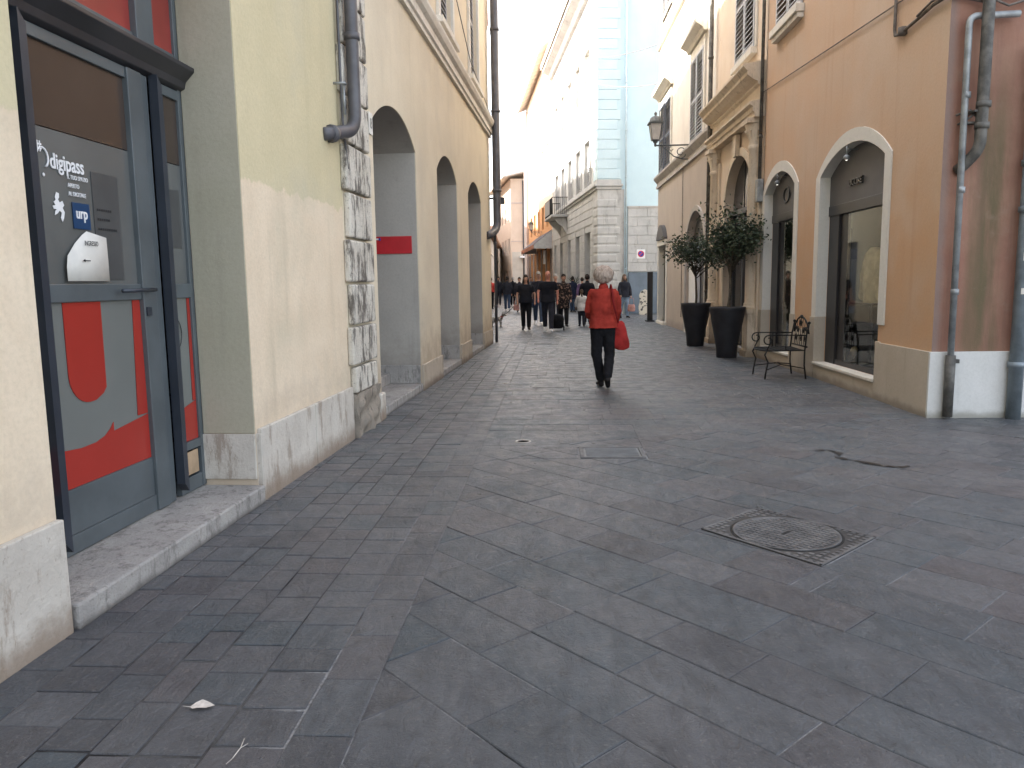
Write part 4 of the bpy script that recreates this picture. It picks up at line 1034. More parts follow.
M['brownfar']=plain('brown shop glazing',(.07,.05,.042),.3,.5,var=.3,sc=1.5); M['brownstone']=plain('grey brown pilaster stone',(.24,.20,.17),.8,.2,var=.2,sc=2)
build_Q()
lantern('street_lamp','small wall lantern above the dark awning of the orange house',(-.93,58.5,0),OR,arm=.8,z=5.2)
q=thing('hanging_shop_sign','white box sign under the right end of the dark awning','sign',OO,OR)
m=MB(); m.box(-1.3,-.6,-.5,-.42,2.7,3.6); m.obj('panel',M['awningside'],q); m=MB(); m.rod([(-1.2,-.46,3.6),(-1.2,-.06,3.9)],.02); m.rod([(-.7,-.46,3.6),(-.7,-.06,3.9)],.02); m.obj('bracket',M['black'],q)

E_O,E_R=frame_of((-4.7,85.0),(-6.9,97.),-1)
E_=thing('far_corner_house','pale peach house with overhanging eaves closing the street','building',E_O,E_R)
def build_E():
    D=14;H=12.6;L=16
    mb=MB();holes=[];dep=[]
    for i in range(5):
        for z0,z1 in((1.2,2.8),(4.6,6.3),(8.2,9.8)): a=-1.8-i*3; holes.append(rect(a-.5,a+.5,z0,z1)); dep.append(.25)
    facade(mb,rect(-L,0,0,H),holes,dep); shell(mb,-L,0,D,H); mb.obj('wall',M['farpeach'],E_)
    for i in range(5):
        for z0,z1 in((1.2,2.8),(4.6,6.3),(8.2,9.8)): a=-1.8-i*3; f=MB(); f.box(a-.5,a+.5,.15,.2,z0,z1); f.obj('window',M['shutterdark'],E_)
    c=MB(); c.box(0,.06,0,6,9.95,10.1); c.box(0,.06,0,6,5.9,6.0); c.obj('band',M['pinkgrey'],E_)
    downpipe(E_,[(.12,1.35,12.4),(.12,1.35,.1)],.08,M['pipe'],())
    w=MB(); w.box(.0,.05,.1,3,0,4.8); w.obj('plinth',M['fargrey'],E_)
    roof(E_,-L,0,D,H,M['farroof'],eave=1.0,ov=1.0,rise=2.0)
    cn=MB(); cn.box(.06,.9,.9,3.3,4.15,4.32); cn.obj('canopy',M['white'],E_)
    sg=MB(); sg.box(.055,.12,.5,2.6,2.9,3.5); so=sg.obj('shop_sign',M['fargrey'],E_)
build_E()
def simple_house(label,o,far,H,mat,n=4,D=9,name='far_house',sh='shutterdark',eave=.5):
    oo,rr=frame_of(o,far,1); L=(Vector(far)-Vector(o)).length
    t=thing(name,label,'building',oo,rr); mb=MB();holes=[];dep=[];ws=[]
    for i in range(n):
        c=L*(i+.5)/n; z=4.6
        ws.append((c-.6,c+.6,.05,2.7))
        while z+2<H: ws.append((c-.5,c+.5,z,z+1.7)); z+=3.4
    for w in ws: holes.append(rect(*w)); dep.append(.25)
    facade(mb,rect(0,L,0,H),holes,dep); shell(mb,0,L,D,H); mb.obj('wall',mat,t)
    for w in ws:
        f=MB(); f.box(w[0],w[1],.15,.2,w[2],w[3]); f.obj('window' if w[2]>1 else 'door',M[sh],t)
    c=MB(); c.profile_x([(0,4.0),(-.08,4.02),(-.08,4.15),(0,4.2)],0,L); c.obj('band',M['trim'],t)
    roof(t,0,L,D,H,M['rooftile'],eave=eave); return t
simple_house('cream house set back just past the arcade building on the left',(-2.15,18.75),(-3.5,37),13,M['cream'],5)
simple_house('grey house further along the left side of the street',(-3.6,37.1),(-5.6,62),11.6,M['fargrey'],7)
simple_house('added tall house, out of view, shading the far facades',(-12.5,55),(-15.5,118),17,M['fargrey'],8)  # unseen blocker, added so the lower far walls fall in shadow
simple_house('low light grey house at the far left before the peach one',(-5.35,62.2),(-6.95,96),5.5,M['fargrey'],8)
q=thing('far_house','pale house glimpsed behind the street end','building',(-18,112,0),0)
mb=MB(); mb.box(0,14,0,8,0,8); mb.obj('wall',M['fargrey'],q); roof(q,0,14,8,8,M['rooftile'])

# wires across the street by the blue wall
def wire(pts,label):
    a,b=Vector(pts[0]),Vector(pts[1]); mb=MB(); n=12; P_=[]
    for i in range(n+1):
        t=i/n; p=a.lerp(b,t); p.z-=pts[2]*4*t*(1-t); P_.append(p)
    mb.rod(P_,.012,5); o=mb.obj('overhead_wire',M['cablegrey']); tag(o,label,'wire')
wire(((3.55,26.6,9.15),(1.95,34.8,11.0),.1),'upper thin wire strung from the grey beige house to the palazzo corner')
wire(((3.5,26.9,7.95),(1.90,34.7,9.9),.12),'lower thin wire strung from the grey beige house to the palazzo corner')
wire(((-.05,51.8,19.0),(-1.6,40,23.5),.3),'dark wire rising above the roof of the orange house')

# ================================================================ STREET FURNITURE
def planter(loc,label,s=1.,tree_label='',lean=(0,0),seed=1,cr=(.5,.5,.42),cz=2.1,n=2600,coff=(0,0)):
    t=thing('planter',label,'planter',loc,0,'black planters by the portal')
    q=MB(); q.lathe([(.175,0),(.185,.01),(.20,.2),(.235,.42),(.285,.66),(.325,.90),(.335,.95),(.315,.955),(.30,.90),(.28,.86)],(0,0,0),36); q.obj('pot',M['planter'],t)
    so=MB(); so.lathe([(.005,.88),(.15,.885),(.29,.87)],(0,0,0),20); so.obj('soil',M['soil'],t)
    tr=thing('olive_tree',tree_label,'tree',(loc[0],loc[1],.86),0,'olive trees in the black planters')
    r=random.Random(seed); k=MB(); c=Vector((coff[0],coff[1],cz-.86))
    p0=Vector((0,0,0)); p1=Vector((lean[0],lean[1],.45)); p2=Vector((coff[0]*.6,coff[1]*.6,.85))
    k.tube([p0,p1*.5+Vector((.01,0,.02)),p1,p2],[.028,.026,.024,.020],8)
    tips=[]
    for i in range(22):
        d=Vector((r.gauss(0,1),r.gauss(0,1),r.gauss(.35,.7))).normalized(); st=p1.lerp(p2,r.uniform(.3,1))
        e=c+Vector((d.x*cr[0],d.y*cr[1],d.z*cr[2]))*r.uniform(.6,1.08); m=st.lerp(e,.5)+Vector((r.gauss(0,.04),r.gauss(0,.04),.05))
        k.rod([st,m,e],[.012,.008,.003],5); tips+=[(m,.10),(e,.15),(st.lerp(e,.75),.13),(m.lerp(e,.5),.13)]
        for j in range(3):
            e2=m.lerp(e,r.uniform(.2,1))+Vector((r.gauss(0,.12),r.gauss(0,.12),r.gauss(0,.1))); k.rod([m.lerp(e,.3),e2],[.006,.002],4); tips.append((e2,.11))
    k.obj('trunk',M['bark'],tr)
    lf=MB()
    for i in range(n):
        b,sp=r.choice(tips); p=b+Vector((r.gauss(0,sp*.85),r.gauss(0,sp*.85),r.gauss(0,sp*.7)))
        a=Vector((r.gauss(0,1),r.gauss(0,1),r.gauss(.1,.7))).normalized(); w=a.cross(Vector((r.gauss(0,1),r.gauss(0,1),r.gauss(0,1)))).normalized()
        L=r.uniform(.05,.085); W=L*r.uniform(.22,.34); up=a.cross(w)*L*.08
        lf.add([p,p+a*L*.45+w*W+up,p+a*L,p+a*L*.45-w*W+up],[(0,1,2,3)],0)
    lf.obj('crown',M['leaf'],tr)
planter((3.12,17.35,0),'black tapered planter standing farther along the wall',tree_label='olive tree with paler open crown in the farther planter',seed=3,cr=(.78,.60,.34),cz=2.08,n=2400,coff=(-.05,-.1))
planter((3.22,14.65,0),'black tapered planter standing nearer the wrought iron bench',tree_label='darker dense olive tree in the planter nearer the bench',seed=8,cr=(.68,.60,.42),cz=2.25,n=3400,coff=(.08,.05),lean=(.05,0))

def bench():
    t=thing('metal_bench','small black wrought iron bench with scrolled arms by the shop arches','bench',(3.34,11.68,0),RR)
    # local: +y to the wall, -y to the street, x towards the camera
    w=.33; d=.27; r=.012
    k=MB()
    legs=[(-w,-d),(w,-d),(-w,d),(w,d)]
    for i,(x,y) in enumerate(legs):
        q=MB(); s=-1 if y<0 else 1
        if y<0: q.rod([(x,y-.02,0),(x,y-.005,.12),(x,y+.02,.25),(x,y-.03,.36),(x,y,.42)],r,7)
        else: q.rod([(x,y+.03,0),(x,y,.2),(x,y,.42),(x,y+.02,.64),(x,y+.05,.80)],r,7); q.ball((x,y+.052,.82),.022) if y>0 else None
        q.obj('leg',M['black'],t)
    q=MB()   # seat: bowed front, woven strips
    fr=[(-w,-d,.42)]+[(-w+2*w*i/8,-d-.07*math.sin(PI*i/8),.42) for i in range(1,8)]+[(w,-d,.42)]
    q.rod(fr,r,6); q.rod([(-w,-d,.42),(-w,d,.42),(w,d,.42),(w,-d,.42)],r,6)
    for i in range(1,12):
        x=-w+2*w*i/12; q.box(x-.014,x+.014,-d-.05*math.sin(PI*i/12),d,.418,.424)
    for i in range(1,6): y=-d+2*d*i/6; q.box(-w,w,y-.014,y+.014,.425,.43)
    q.obj('seat',M['black'],t)
    q=MB(); yb=d+.03   # arched back with scrolls
    top=[(-w,yb+.02,.66)]+[(-w+2*w*i/12,yb+.02,.70+.20*math.sin(PI*i/12)**.7) for i in range(1,12)]+[(w,yb+.02,.66)]
    q.rod(top,r,6); q.rod([(-w,yb-.0,.47),(w,yb,.47)],r,6)
    for i in range(1,8):
        x=-w+2*w*i/8; q.rod([(x,yb,.47),(x,yb+.02,.70+.20*math.sin(PI*i/8)**.7)],.005,5)
    for cx,cz,rr in((-.2,.58,.055),(0,.58,.06),(.2,.58,.055),(-.11,.70,.05),(.11,.70,.05),(0,.80,.06),(-.22,.72,.035),(.22,.72,.035)):
        q.rod([(cx+rr*(1-j/40)*math.cos(j*.45),yb+.012,cz+rr*(1-j/40)*math.sin(j*.45)) for j in range(26)],.006,5)
        q.ball((cx,yb+.012,cz),.016)
    q.ball((0,yb+.02,.895),(.07,.015,.03)); q.obj('backrest',M['black'],t)
    for x in(-w,w):
        q=MB(); q.rod([(x,d+.02,.64),(x,0,.645),(x,-d+.02,.645)]+[(x,-d+.02-.075*math.sin(a)*(1-a/12),.57+.075*math.cos(a)*(1-a/12)) for a in [i*.4 for i in range(1,17)]],.010,6)
        q.rod([(x,-d+.05,.64),(x,-d+.04,.52),(x,-d,.43)],.009,6); q.rod([(x,0,.43),(x,0,.645)],.006,5); q.obj('armrest',M['black'],t)
    q=MB(); q.rod([(-w,-d,.14),(-w*.4,0,.20),(-w,d,.16)],.008,5); q.rod([(w,-d,.14),(w*.4,0,.20),(w,d,.16)],.008,5); q.rod([(-w*.4,0,.20),(w*.4,0,.20)],.008,5); q.obj('stretcher',M['black'],t)
bench()

# iron lids and drains
def manhole():
    t=thing('manhole_cover','large rectangular iron manhole cover with round patterned lid in the foreground','manhole cover')
    q=[Vector((x,y)) for x,y in manhole_q]; c=sum(q,Vector((0,0)))/4; u=(q[1]-q[0]).normalized(); 
    mb=MB(); z=.006; k=.02
    def quad(pts,z0,z1): 
        n=len(pts); mb.add([(x,y,z0) for x,y in pts]+[(x,y,z1) for x,y in pts],[tuple(range(n)),tuple(range(n,2*n))]+[(i,(i+1)%n,(i+1)%n+n,i+n) for i in range(n)])
    inn=[tuple(c+(p-c)*.985) for p in q]; quad(inn,-.01,.0065)
    mb.obj('frame',M['lidbase'],t); mb=MB()
    # raised grid pattern on the frame
    a0,b0,c0,d0=[c+(p-c)*.96 for p in q]; N1,N2=14,17
    for i in range(N1):
        for j in range(N2):
            s_,t_=(i+.5)/N1,(j+.5)/N2; p=a0.lerp(b0,s_).lerp(d0.lerp(c0,s_),t_)
            if (p-c).length<.325: continue
            h=.013; v=Vector((-u.y,u.x)); P=[p+u*h+v*h,p-u*h+v*h,p-u*h-v*h,p+u*h-v*h]
            mb.add([(x,y,.0064) for x,y in P]+[(x,y,.0095) for x,y in P],[(4,5,6,7),(0,1,5,4),(1,2,6,5),(2,3,7,6),(3,0,4,7)])
    for i in range(4):
        p_,q_=c+(q[i]-c)*.985,c+(q[(i+1)%4]-c)*.985; w_=(q_-p_).normalized(); v_=Vector((-w_.y,w_.x)); P=[p_,q_,q_-v_*.016,p_-v_*.016]
        mb.add([(x,y,.0064) for x,y in P]+[(x,y,.0108) for x,y in P],[(4,5,6,7),(0,1,5,4),(1,2,6,5),(2,3,7,6),(3,0,4,7)])
    mb.obj('frame_studs',M['ironlid'],t)
    g_=MB(); g_.lathe([(.298,.0064),(.298,.0068),(.311,.0068),(.311,.0064)],(c.x,c.y,0),48); g_.obj('gap',M['ink'],t)
    l=MB(); n=48
    lb=MB(); lb.lathe([(.0,.0080),(.29,.0080),(.29,.0066)],(c.x,c.y,0),n); lb.obj('lid',M['lidbase'],t)
    l.lathe([(.296,.0066),(.295,.0120),(.283,.0120),(.281,.0085)],(c.x,c.y,0),n); 
    v=Vector((-u.y,u.x)); st=.036
    for i in range(-8,9):
        for j in range(-8,9):
            p=c+u*i*st+v*j*st
            if (p-c).length>.265 or (abs(i)<=1 and j==0): continue
            h=.0125; P=[p+u*h+v*h,p-u*h+v*h,p-u*h-v*h,p+u*h-v*h]
            l.add([(x,y,.0084) for x,y in P]+[(x,y,.0122) for x,y in P],[(4,5,6,7),(0,1,5,4),(1,2,6,5),(2,3,7,6),(3,0,4,7)])
    l.obj('lid_studs',M['ironlid'],t)
    hh=MB(); a_=u; p=c
    P=[p+a_*.045+v*.011,p-a_*.045+v*.011,p-a_*.045-v*.011,p+a_*.045-v*.011]; hh.add([(x,y,.0090) for x,y in P]+[(x,y,.0094) for x,y in P],[(4,5,6,7),(0,1,2,3),(0,1,5,4),(1,2,6,5),(2,3,7,6),(3,0,4,7)]); hh.obj('lifting_slot',M['ink'],t)
manhole()
def grate(x0,x1,y0,y1,label,name='drain_grate',n=12):
    t=thing(name,label,'drain cover'); q=MB(); f=.03
    q.box(x0,x1,y0,y0+f,-.01,.013); q.box(x0,x1,y1-f,y1,-.01,.013); q.box(x0,x0+f,y0+f,y1-f,-.01,.013); q.box(x1-f,x1,y0+f,y1-f,-.01,.013); q.obj('frame',M['ironlid'],t,bevel=.002)
    l=MB(); l.box(x0+f+.004,x1-f-.004,y0+f+.004,y1-f-.004,.001,.009)
    for i in range(n): 
        y=y0+f+.02+(y1-y0-2*f-.04)*(i+.5)/n; l.box(x0+f+.02,x1-f-.02,y-.006,y+.006,.0085,.0125)
    l.obj('lid',M['lidpale'],t,bevel=.001); return t
M['lidpale']=plain('worn steel drain lid',(.11,.115,.12),.45,.5,metal=.2,var=.25,sc=8)
grate(.205,.745,6.255,6.665,'rectangular steel drain cover in the middle of the street')
t=thing('drain_grate','small dark drain plate by the corner block on the left','drain cover'); q=MB(); q.box(-1.50,-1.27,6.45,6.80,.004,.0105); q.obj('plate',M['ironlid'],t,bevel=.002)
t=thing('drain_grate','thin dark drain slot beyond the woman in red','drain cover'); q=MB(); q.box(-.5,-.08,18.2,18.45,.004,.0105); q.obj('plate',M['ironlid'],t,bevel=.002)
def leaf():
    t=MB(); pts=[(0,0),(.014,.022),(.035,.028),(.06,.018),(.085,0),(.06,-.02),(.035,-.026),(.014,-.018)]
    vs=[(x,y,.004+.010*math.sin(x*40)**2) for x,y in pts]+[(.035,0,.002)]; n=8; t.add(vs,[(i,(i+1)%n,n) for i in range(n)],0,True)
    t.rod([(0,0,.004),(-.025,.006,.005)],.0012,4); o=t.obj('dry_leaf',M['leafdead']); o.location=(-1.27,2.43,.008); o.rotation_euler=(0,0,R(8)); tag(o,'small pale dry leaf lying on the dark slabs','leaf')
    t=MB(); t.rod([(0,0,.003),(.005,.05,.006),(-.004,.10,.004)],.0016,5); t.rod([(.004,.045,.006),(.018,.075,.004)],.0012,4); t.rod([(0,0,.003),(-.008,-.03,.003)],.001,4)
    o=t.obj('twig',M['leafdead']); o.location=(-1.0,2.15,.008); tag(o,'thin dry twig on the paving near the bottom edge','twig')
leaf()
q=MB(); q.lathe([(.055,.007),(.057,.0095),(.072,.0095),(.074,.007)],(-.30,6.94,0),24); tag(q.obj('ring_mark',M['leafdead']),'small pale ring on the slabs left of the drain cover','ring')
def stain(pts,w,label):
    q=MB(); vs=[];n=len(pts)
    for i,(x,y) in enumerate(pts):
        d=Vector(pts[min(i+1,n-1)])-Vector(pts[max(i-1,0)]); d.normalize(); nn=Vector((-d.y,d.x)); ww=w[i]
        vs+=[(x+nn.x*ww,y+nn.y*ww,.0108),(x-nn.x*ww,y-nn.y*ww,.0108)]
    q.add(vs,[(2*i,2*i+1,2*i+3,2*i+2) for i in range(n-1)]); o=q.obj('wet_stain',M['stain']); tag(o,label,'stain')
r=random.Random(5)
base=[(2.20,6.52),(2.30,6.54),(2.36,6.42),(2.28,6.30),(2.33,6.18),(2.44,6.10),(2.50,5.98),(2.62,5.92),(2.75,5.97)]
P_=[];W_=[]
for i in range(len(base)-1):
    for j in range(4):
        t=j/4; P_.append((base[i][0]*(1-t)+base[i+1][0]*t+r.gauss(0,.008),base[i][1]*(1-t)+base[i+1][1]*t+r.gauss(0,.008))); W_.append(max(.003,.013+r.gauss(0,.012)))
stain(P_,W_,'thin dark crooked stain on the slabs right of the drain cover')

# ================================================================ PEOPLE
def person(name_label,loc,rz,h=1.7,legs=((20,5),(-18,12)),arms=((10,12,15),(-10,12,15)),top='shirt',topmat=None,botmat=None,shoemat=None,hair=None,hairmat=None,skin=None,sleeves='long',hem=.90,voxel=.014,coat=False,wide=1.,group=None,head_turn=0,lean=0,fold=.0,legw=1.06,narrow=0.):
    S=h/1.72; t=thing('person',name_label,'person',loc,rz,'people walking in the street')
    skin=skin or M['skin']; wd=wide
    V_=Vector
    def leg(s,a,b):
        a,b=R(a),R(b); hip=V_((s*.09,0,.92)); k=hip+V_((s*.005,-math.sin(a),-math.cos(a)))*.43; c=a-b
        an=k+V_((-s*(.012+narrow),-math.sin(c),-math.cos(c)))*.40; f=c*.55+ (R(-0))
        toe=an+V_((s*.02,-math.cos(f),-.06*1-math.sin(-f)*-1*.0)).normalized()*.17
        tilt=-c if c<0 else 0       # trailing foot points its toe down
        toe=an+V_((s*.025,-.165*math.cos(tilt*.9),-.055-.16*math.sin(tilt*.9))); heel=an+V_((0,.045*math.cos(tilt),-.055+.045*math.sin(tilt)))
        return hip,k,an,toe,heel
    LG=[leg(1,*legs[0]),leg(-1,*legs[1])]
    low=min(min(l[3].z,l[4].z) for l in LG)-.035; dz=V_((0,0,-low))
    LG=[tuple(p+dz for p in l) for l in LG]; Z=-low
    hipz=Z
    def arm(s,a,o,b):
        a,o,b=R(a),R(o),R(b); sh=V_((s*.175*wd,0+lean*.5,1.415+Z)); 
        d1=V_((s*math.sin(o),-math.sin(a)*math.cos(o),-math.cos(a)*math.cos(o))); el=sh+d1*.285
        d2=V_((s*math.sin(o)*.25-(s*.25*math.sin(b)),-math.sin(a+b),-math.cos(a+b))).normalized(); wr=el+d2*.245; return sh,el,wr,d2
    AR=[arm(1,*arms[0]),arm(-1,*arms[1])]
    L_=lambda z:(0,lean*max(0,(z-.95))/.5*.5)
    def torso(g,z0,z1=1.46):
        prof=[(.80,.150,.105),(.90,.172,.118),(.98,.168,.112),(1.08,.148,.098),(1.18,.155,.105),(1.28,.172,.118),(1.36,.176,.110),(1.41,.158,.096),(1.45,.105,.078),(1.47,.075,.062)]
        rs=[]
        for z,a,b in prof:
            if z<z0-.001 or z>z1: continue
            rs.append((0,L_(z)[1],z+Z,a*wd+g,b*wd+g*1.0))
        return rs
    # body: torso, limbs, head, hands fused in one surface
    m=MB(); m.rings([(a,b,c,d-(.045 if c-Z<1.2 else .02),e-(.035 if c-Z<1.2 else .01)) for a,b,c,d,e in torso(0,.97)])
    for hip,k,an,toe,heel in LG:
        m.tube([hip,hip.lerp(k,.5),k,k.lerp(an,.4),an],[.070,.066,.050,.048,.034],12); m.tube([heel,an+V_((0,-.02,-.03)),toe],[.032,.036,.026],10)
    hy=L_(1.6)[1]
    m.tube([(0,hy*.9,1.43+Z),(0,hy,1.54+Z)],[.055,.05],12)
    rot=Matrix.Rotation(R(head_turn),3,'Z')
    def hf(p):
        q=p.copy()
        if q.z<0: q.x*=1-.30*(-q.z)**1.3; q.y=q.y*(1-.18*-q.z)-.10*(-q.z)
        return q
    hc=V_((0,hy-.015,1.625+Z)); hm=MB(); hm.ball((0,0,0),(.074,.093,.115),18,12,0,hf)
    hm.tube([(0,-.088,.015),(0,-.108,-.02)],[.009,.014],8); 
    for s in(-1,1): hm.tube([(s*.073,.005,.015),(s*.075,.008,-.02)],[.012,.010],6,sq=1.6)
    hm.tube([(-.02,-.088,-.052),(.02,-.088,-.052)],[.007,.007],6)
    m.add([hc+rot@V_(v) for v in hm.v],hm.f,0,True)
    for s,(sh,el,wr,d2) in zip((1,-1),AR):
        sh=sh+V_((-s*.02,0,-.035))
        m.tube([sh,sh.lerp(el,.5),el,el.lerp(wr,.4),wr],[.036,.043,.036,.034,.024],10)
        side=V_((0,1,0)).cross(d2).normalized()*s if abs(d2.y)<.9 else V_((s,0,0)); sd=d2.cross(V_((s,0,0))).normalized()  # hand plane
        pc=wr+d2*.05; m.tube([wr,pc,wr+d2*.085],[.022,.032,.034],10,sq=.55)
        for f in range(4):
            o=sd*(.024*(f-1.5)*.85); L=(.062,.074,.068,.052)[f]; inward=V_((-s*.35,0,0))
            b0=wr+d2*.085+o; b1=b0+(d2+inward*.5)*L*.55; b2=b1+(d2*.6+inward)*L*.45
            m.tube([b0,b1,b2],[.0095,.0088,.007],6)
        th=wr+d2*.035+sd*-.028; m.tube([th,th+(d2*.5-sd*.8).normalized()*.035,th+(d2*.9-sd*.4).normalized()*.062],[.012,.0105,.008],6)
    def fin(mb,nm,mat,vx=voxel,sm=2,dp=0,ds=6):
        mb.v=[tuple(V_(v)*S) for v in mb.v]; return organic(mb,nm,mat,t,vx,sm,dp,ds)
    body=fin(m,'body',skin,min(voxel,.0125),1)
    # eyes
    ey=MB()
    for s in(-1,1):
        p=hc+rot@V_((s*.028,-.084,.018)); ey.ball(p*S,(.011*S,.007*S,.007*S),8,6)
    ey.obj('eyes',M['eye'],t)
    # trousers or skirt
    b=MB(); b.rings([(0,0,.76+Z,.11*wd,.075),(0,0,.82+Z,.150*wd,.110),(0,0,.92+Z,.182*wd,.130),(0,0,1.0+Z,.172*wd,.124),(0,0,1.07+Z,.152*wd,.108)])
    for hip,k,an,toe,heel in LG:
        b.tube([hip+V_((0,0,-.02)),hip.lerp(k,.5),k,k.lerp(an,.5),an+V_((0,0,.02))],[x*legw for x in(.100,.092,.074,.068,.062)],14)
    fin(b,'trousers',botmat,voxel,2,fold*.8,9)
    # shoes
    for hip,k,an,toe,heel in LG:
        b=MB(); b.tube([heel,an+V_((0,-.03,-.035)),toe],[.042,.048,.036],12,sq=.8); b.tube([an+V_((0,0,.05)),an+V_((0,.0,-.03))],[.045,.045],10)
        fin(b,'shoe',shoemat,min(voxel,.012),1)
    # top
    b=MB(); g=.022 if not coat else .035
    rs=torso(g,hem if hem>.8 else .8); 
    z0=hem; rs=[r_ for r_ in rs if r_[2]>z0+Z+.01]
    rs=[(0,0,z0+Z,rs[0][3]+(.012 if not coat else .02),rs[0][4]+.012)]+rs
    b.rings(rs,24)
    if coat: b.tube([(0,L_(1.4)[1]+.005,1.40+Z),(0,L_(1.5)[1]+.008,1.50+Z)],[.085,.068],14)
    for sh,el,wr,d2 in AR:
        sh=sh+V_((-.012 if sh.x>0 else .012,0,-.022))
        if sleeves=='long': b.tube([sh,sh.lerp(el,.5),el,el.lerp(wr,.5),wr.lerp(el,.08)],[.064,.063,.056,.052,.042] if not coat else [.068,.070,.063,.058,.050],12)
        else: b.tube([sh,sh.lerp(el,.65)],[.066,.061],12)
    fin(b,top,topmat,voxel,2,fold,8)
    # hair
    if hair:
        H_=MB(); jit=random.Random(len(name_label))
        def cap(p,big=1.12):
            q=p.copy()*big
            if q.y<-.25 and q.z<.45: q*=.72
            elif q.z<-.45 and hair!='puffy': q*=.8
            return q
        if hair=='puffy':
            H_.ball((0,.03,.035),(.150,.145,.135),24,16,0,lambda p:p*(1+.10*noise.noise(p*3.1)+.05*noise.noise(p*8)) if not(p.y<-.5 and p.z<.3) else p*.62)
        else: H_.ball((0,.004,.012),(.080,.098,.118),22,14,0,cap)
        if hair=='long':
            H_.rings([(0,.055,-.36,.09,.03),(0,.065,-.25,.115,.045),(0,.055,-.1,.10,.055),(0,.045,.02,.082,.07),(0,.03,.08,.05,.05)],16)
            for s in(-1,1): H_.tube([(s*.07,-.01,.03),(s*.088,-.02,-.12),(s*.085,-.05,-.27)],[.025,.03,.022],8)
        if hair=='pony': H_.tube([(0,.09,.03),(0,.135,-.02),(0,.12,-.18),(0,.10,-.34),(0,.10,-.40)],[.03,.038,.045,.034,.012],10)
        if hair=='cap': H_.ball((0,-.10,.055),(.07,.06,.012))
        H2=MB(); H2.add([hc+rot@V_(v) for v in H_.v],H_.f,0,True); fin(H2,'hair' if hair!='cap' else 'cap',hairmat,min(voxel,.012),1,.006,22)
    return t,[ [p*S for p in a[:3]] for a in AR],S
M['eye']=plain('dark eyes',(.02,.015,.012),.2,.5)
black=C_['blackshoe']
hero,har,hS=person('person in a red jacket and black trousers walking away with a red shoulder bag',(.66,10.62,0),PI+R(4),1.60,
    legs=((5,6),(-4,34)),narrow=.15,legw=1.06,arms=((14,7,50),(6,9,35)),top='jacket',topmat=C_['redjacket'],botmat=C_['blacktrouser'],shoemat=black,hair='puffy',hairmat=C_['greyblond'],sleeves='long',hem=.88,voxel=.009,coat=True,wide=1.0,fold=.014)
def hero_bag():
    t=thing('shoulder_bag','slouchy red shoulder bag hanging at the right hip of the person in red','bag',(.66,10.62,0),PI+R(4))
    # hero faces -y local => her right side is -x
    q=MB(); c=(-.235,.03)
    q.rings([(c[0],c[1],.52,.06,.045),(c[0]-.01,c[1],.55,.115,.055),(c[0]-.005,c[1],.64,.115,.06),(c[0]+.005,c[1],.76,.095,.05),(c[0]+.02,c[1],.88,.075,.035),(c[0]+.03,c[1],.92,.05,.02)],20)
    organic(q,'pouch',C_['redbag'],t,.01,2,.012,9)
    s=MB(); pts=[(-.20,.05,.90),(-.155,.155,1.0),(-.11,.165,1.2),(-.10,.135,1.34),(-.10,.02,1.405),(-.10,-.13,1.30),(-.17,-.17,1.1),(-.21,-.05,.91)]
    P=[]; 
    for i in range(len(pts)-1):
        for j in range(4): P.append(Vector(pts[i]).lerp(Vector(pts[i+1]),j/4))
    P.append(Vector(pts[-1])); s.tube(P,[.013]*len(P),8,sq=1.)
    s.obj('strap',C_['strapred'],t)
C_['strapred']=cloth('dark red strap',(.22,.02,.02))
hero_bag()
W=person
_,wa,_=W('person in black t-shirt and black trousers holding a dog leash',(-.88,23.6,0),R(2),1.64,legs=((7,4),(-7,9)),arms=((6,16,12),(0,14,18)),top='shirt',topmat=C_['blacktee'],botmat=C_['blacktrouser'],shoemat=black,hair='long',hairmat=C_['darkhair'],sleeves='short',hem=.86,wide=1.16)
W('bald person in black t-shirt with white trainers striding forward',(-.20,22.5,0),R(0),1.76,legs=((17,3),(-16,14)),arms=((-12,16,22),(14,16,22)),top='shirt',topmat=C_['blacktee'],botmat=C_['darktrouser'] if 'darktrouser' in C_ else C_['darkjacket'],shoemat=C_['whiteshoe'],skin=M['skinred'],sleeves='short',hem=.86,wide=1.12)
W('person in pale cap and dark shirt walking just behind the bald man',(-.56,26.5,0),R(4),1.78,legs=((14,3),(-14,14)),arms=((-8,12,20),(10,12,20)),top='shirt',topmat=C_['darkjacket'],botmat=C_['jeans'],shoemat=C_['whiteshoe'],hair='cap',hairmat=C_['cap'],sleeves='short',hem=.88)
W('grey haired person in dark clothes half hidden behind the bald man',(.03,28.2,0),R(-4),1.70,legs=((10,3),(-10,10)),topmat=C_['darkjacket'],botmat=C_['darkjacket'],shoemat=black,hair='short',hairmat=C_['greyhair'],hem=.86)
W('person in dark floral dress pulling a wheeled bag',(.28,25.0,0),R(6),1.66,legs=((8,4),(-6,8)),arms=((14,10,12),(20,14,35)),top='dress',topmat=C_['pattern'],botmat=C_['blacktrouser'],shoemat=black,hair='short',hairmat=C_['darkhair'],hem=.62,coat=True)
W('person in a long navy coat standing with back turned',(.86,37.5,0),PI-R(25),1.68,legs=((2,2),(-2,4)),top='coat',topmat=C_['navycoat'],botmat=C_['jeans'],shoemat=black,hair='short',hairmat=C_['darkhair'],hem=.66,coat=True)
W('person in purple top raising one arm sideways',(1.25,35.6,0),PI+R(20),1.62,legs=((2,2),(-2,4)),arms=((8,10,10),(15,78,10)),top='shirt',topmat=C_['purple'],botmat=C_['lightjeans'],shoemat=black,hair='short',hairmat=C_['darkhair'],hem=.84)
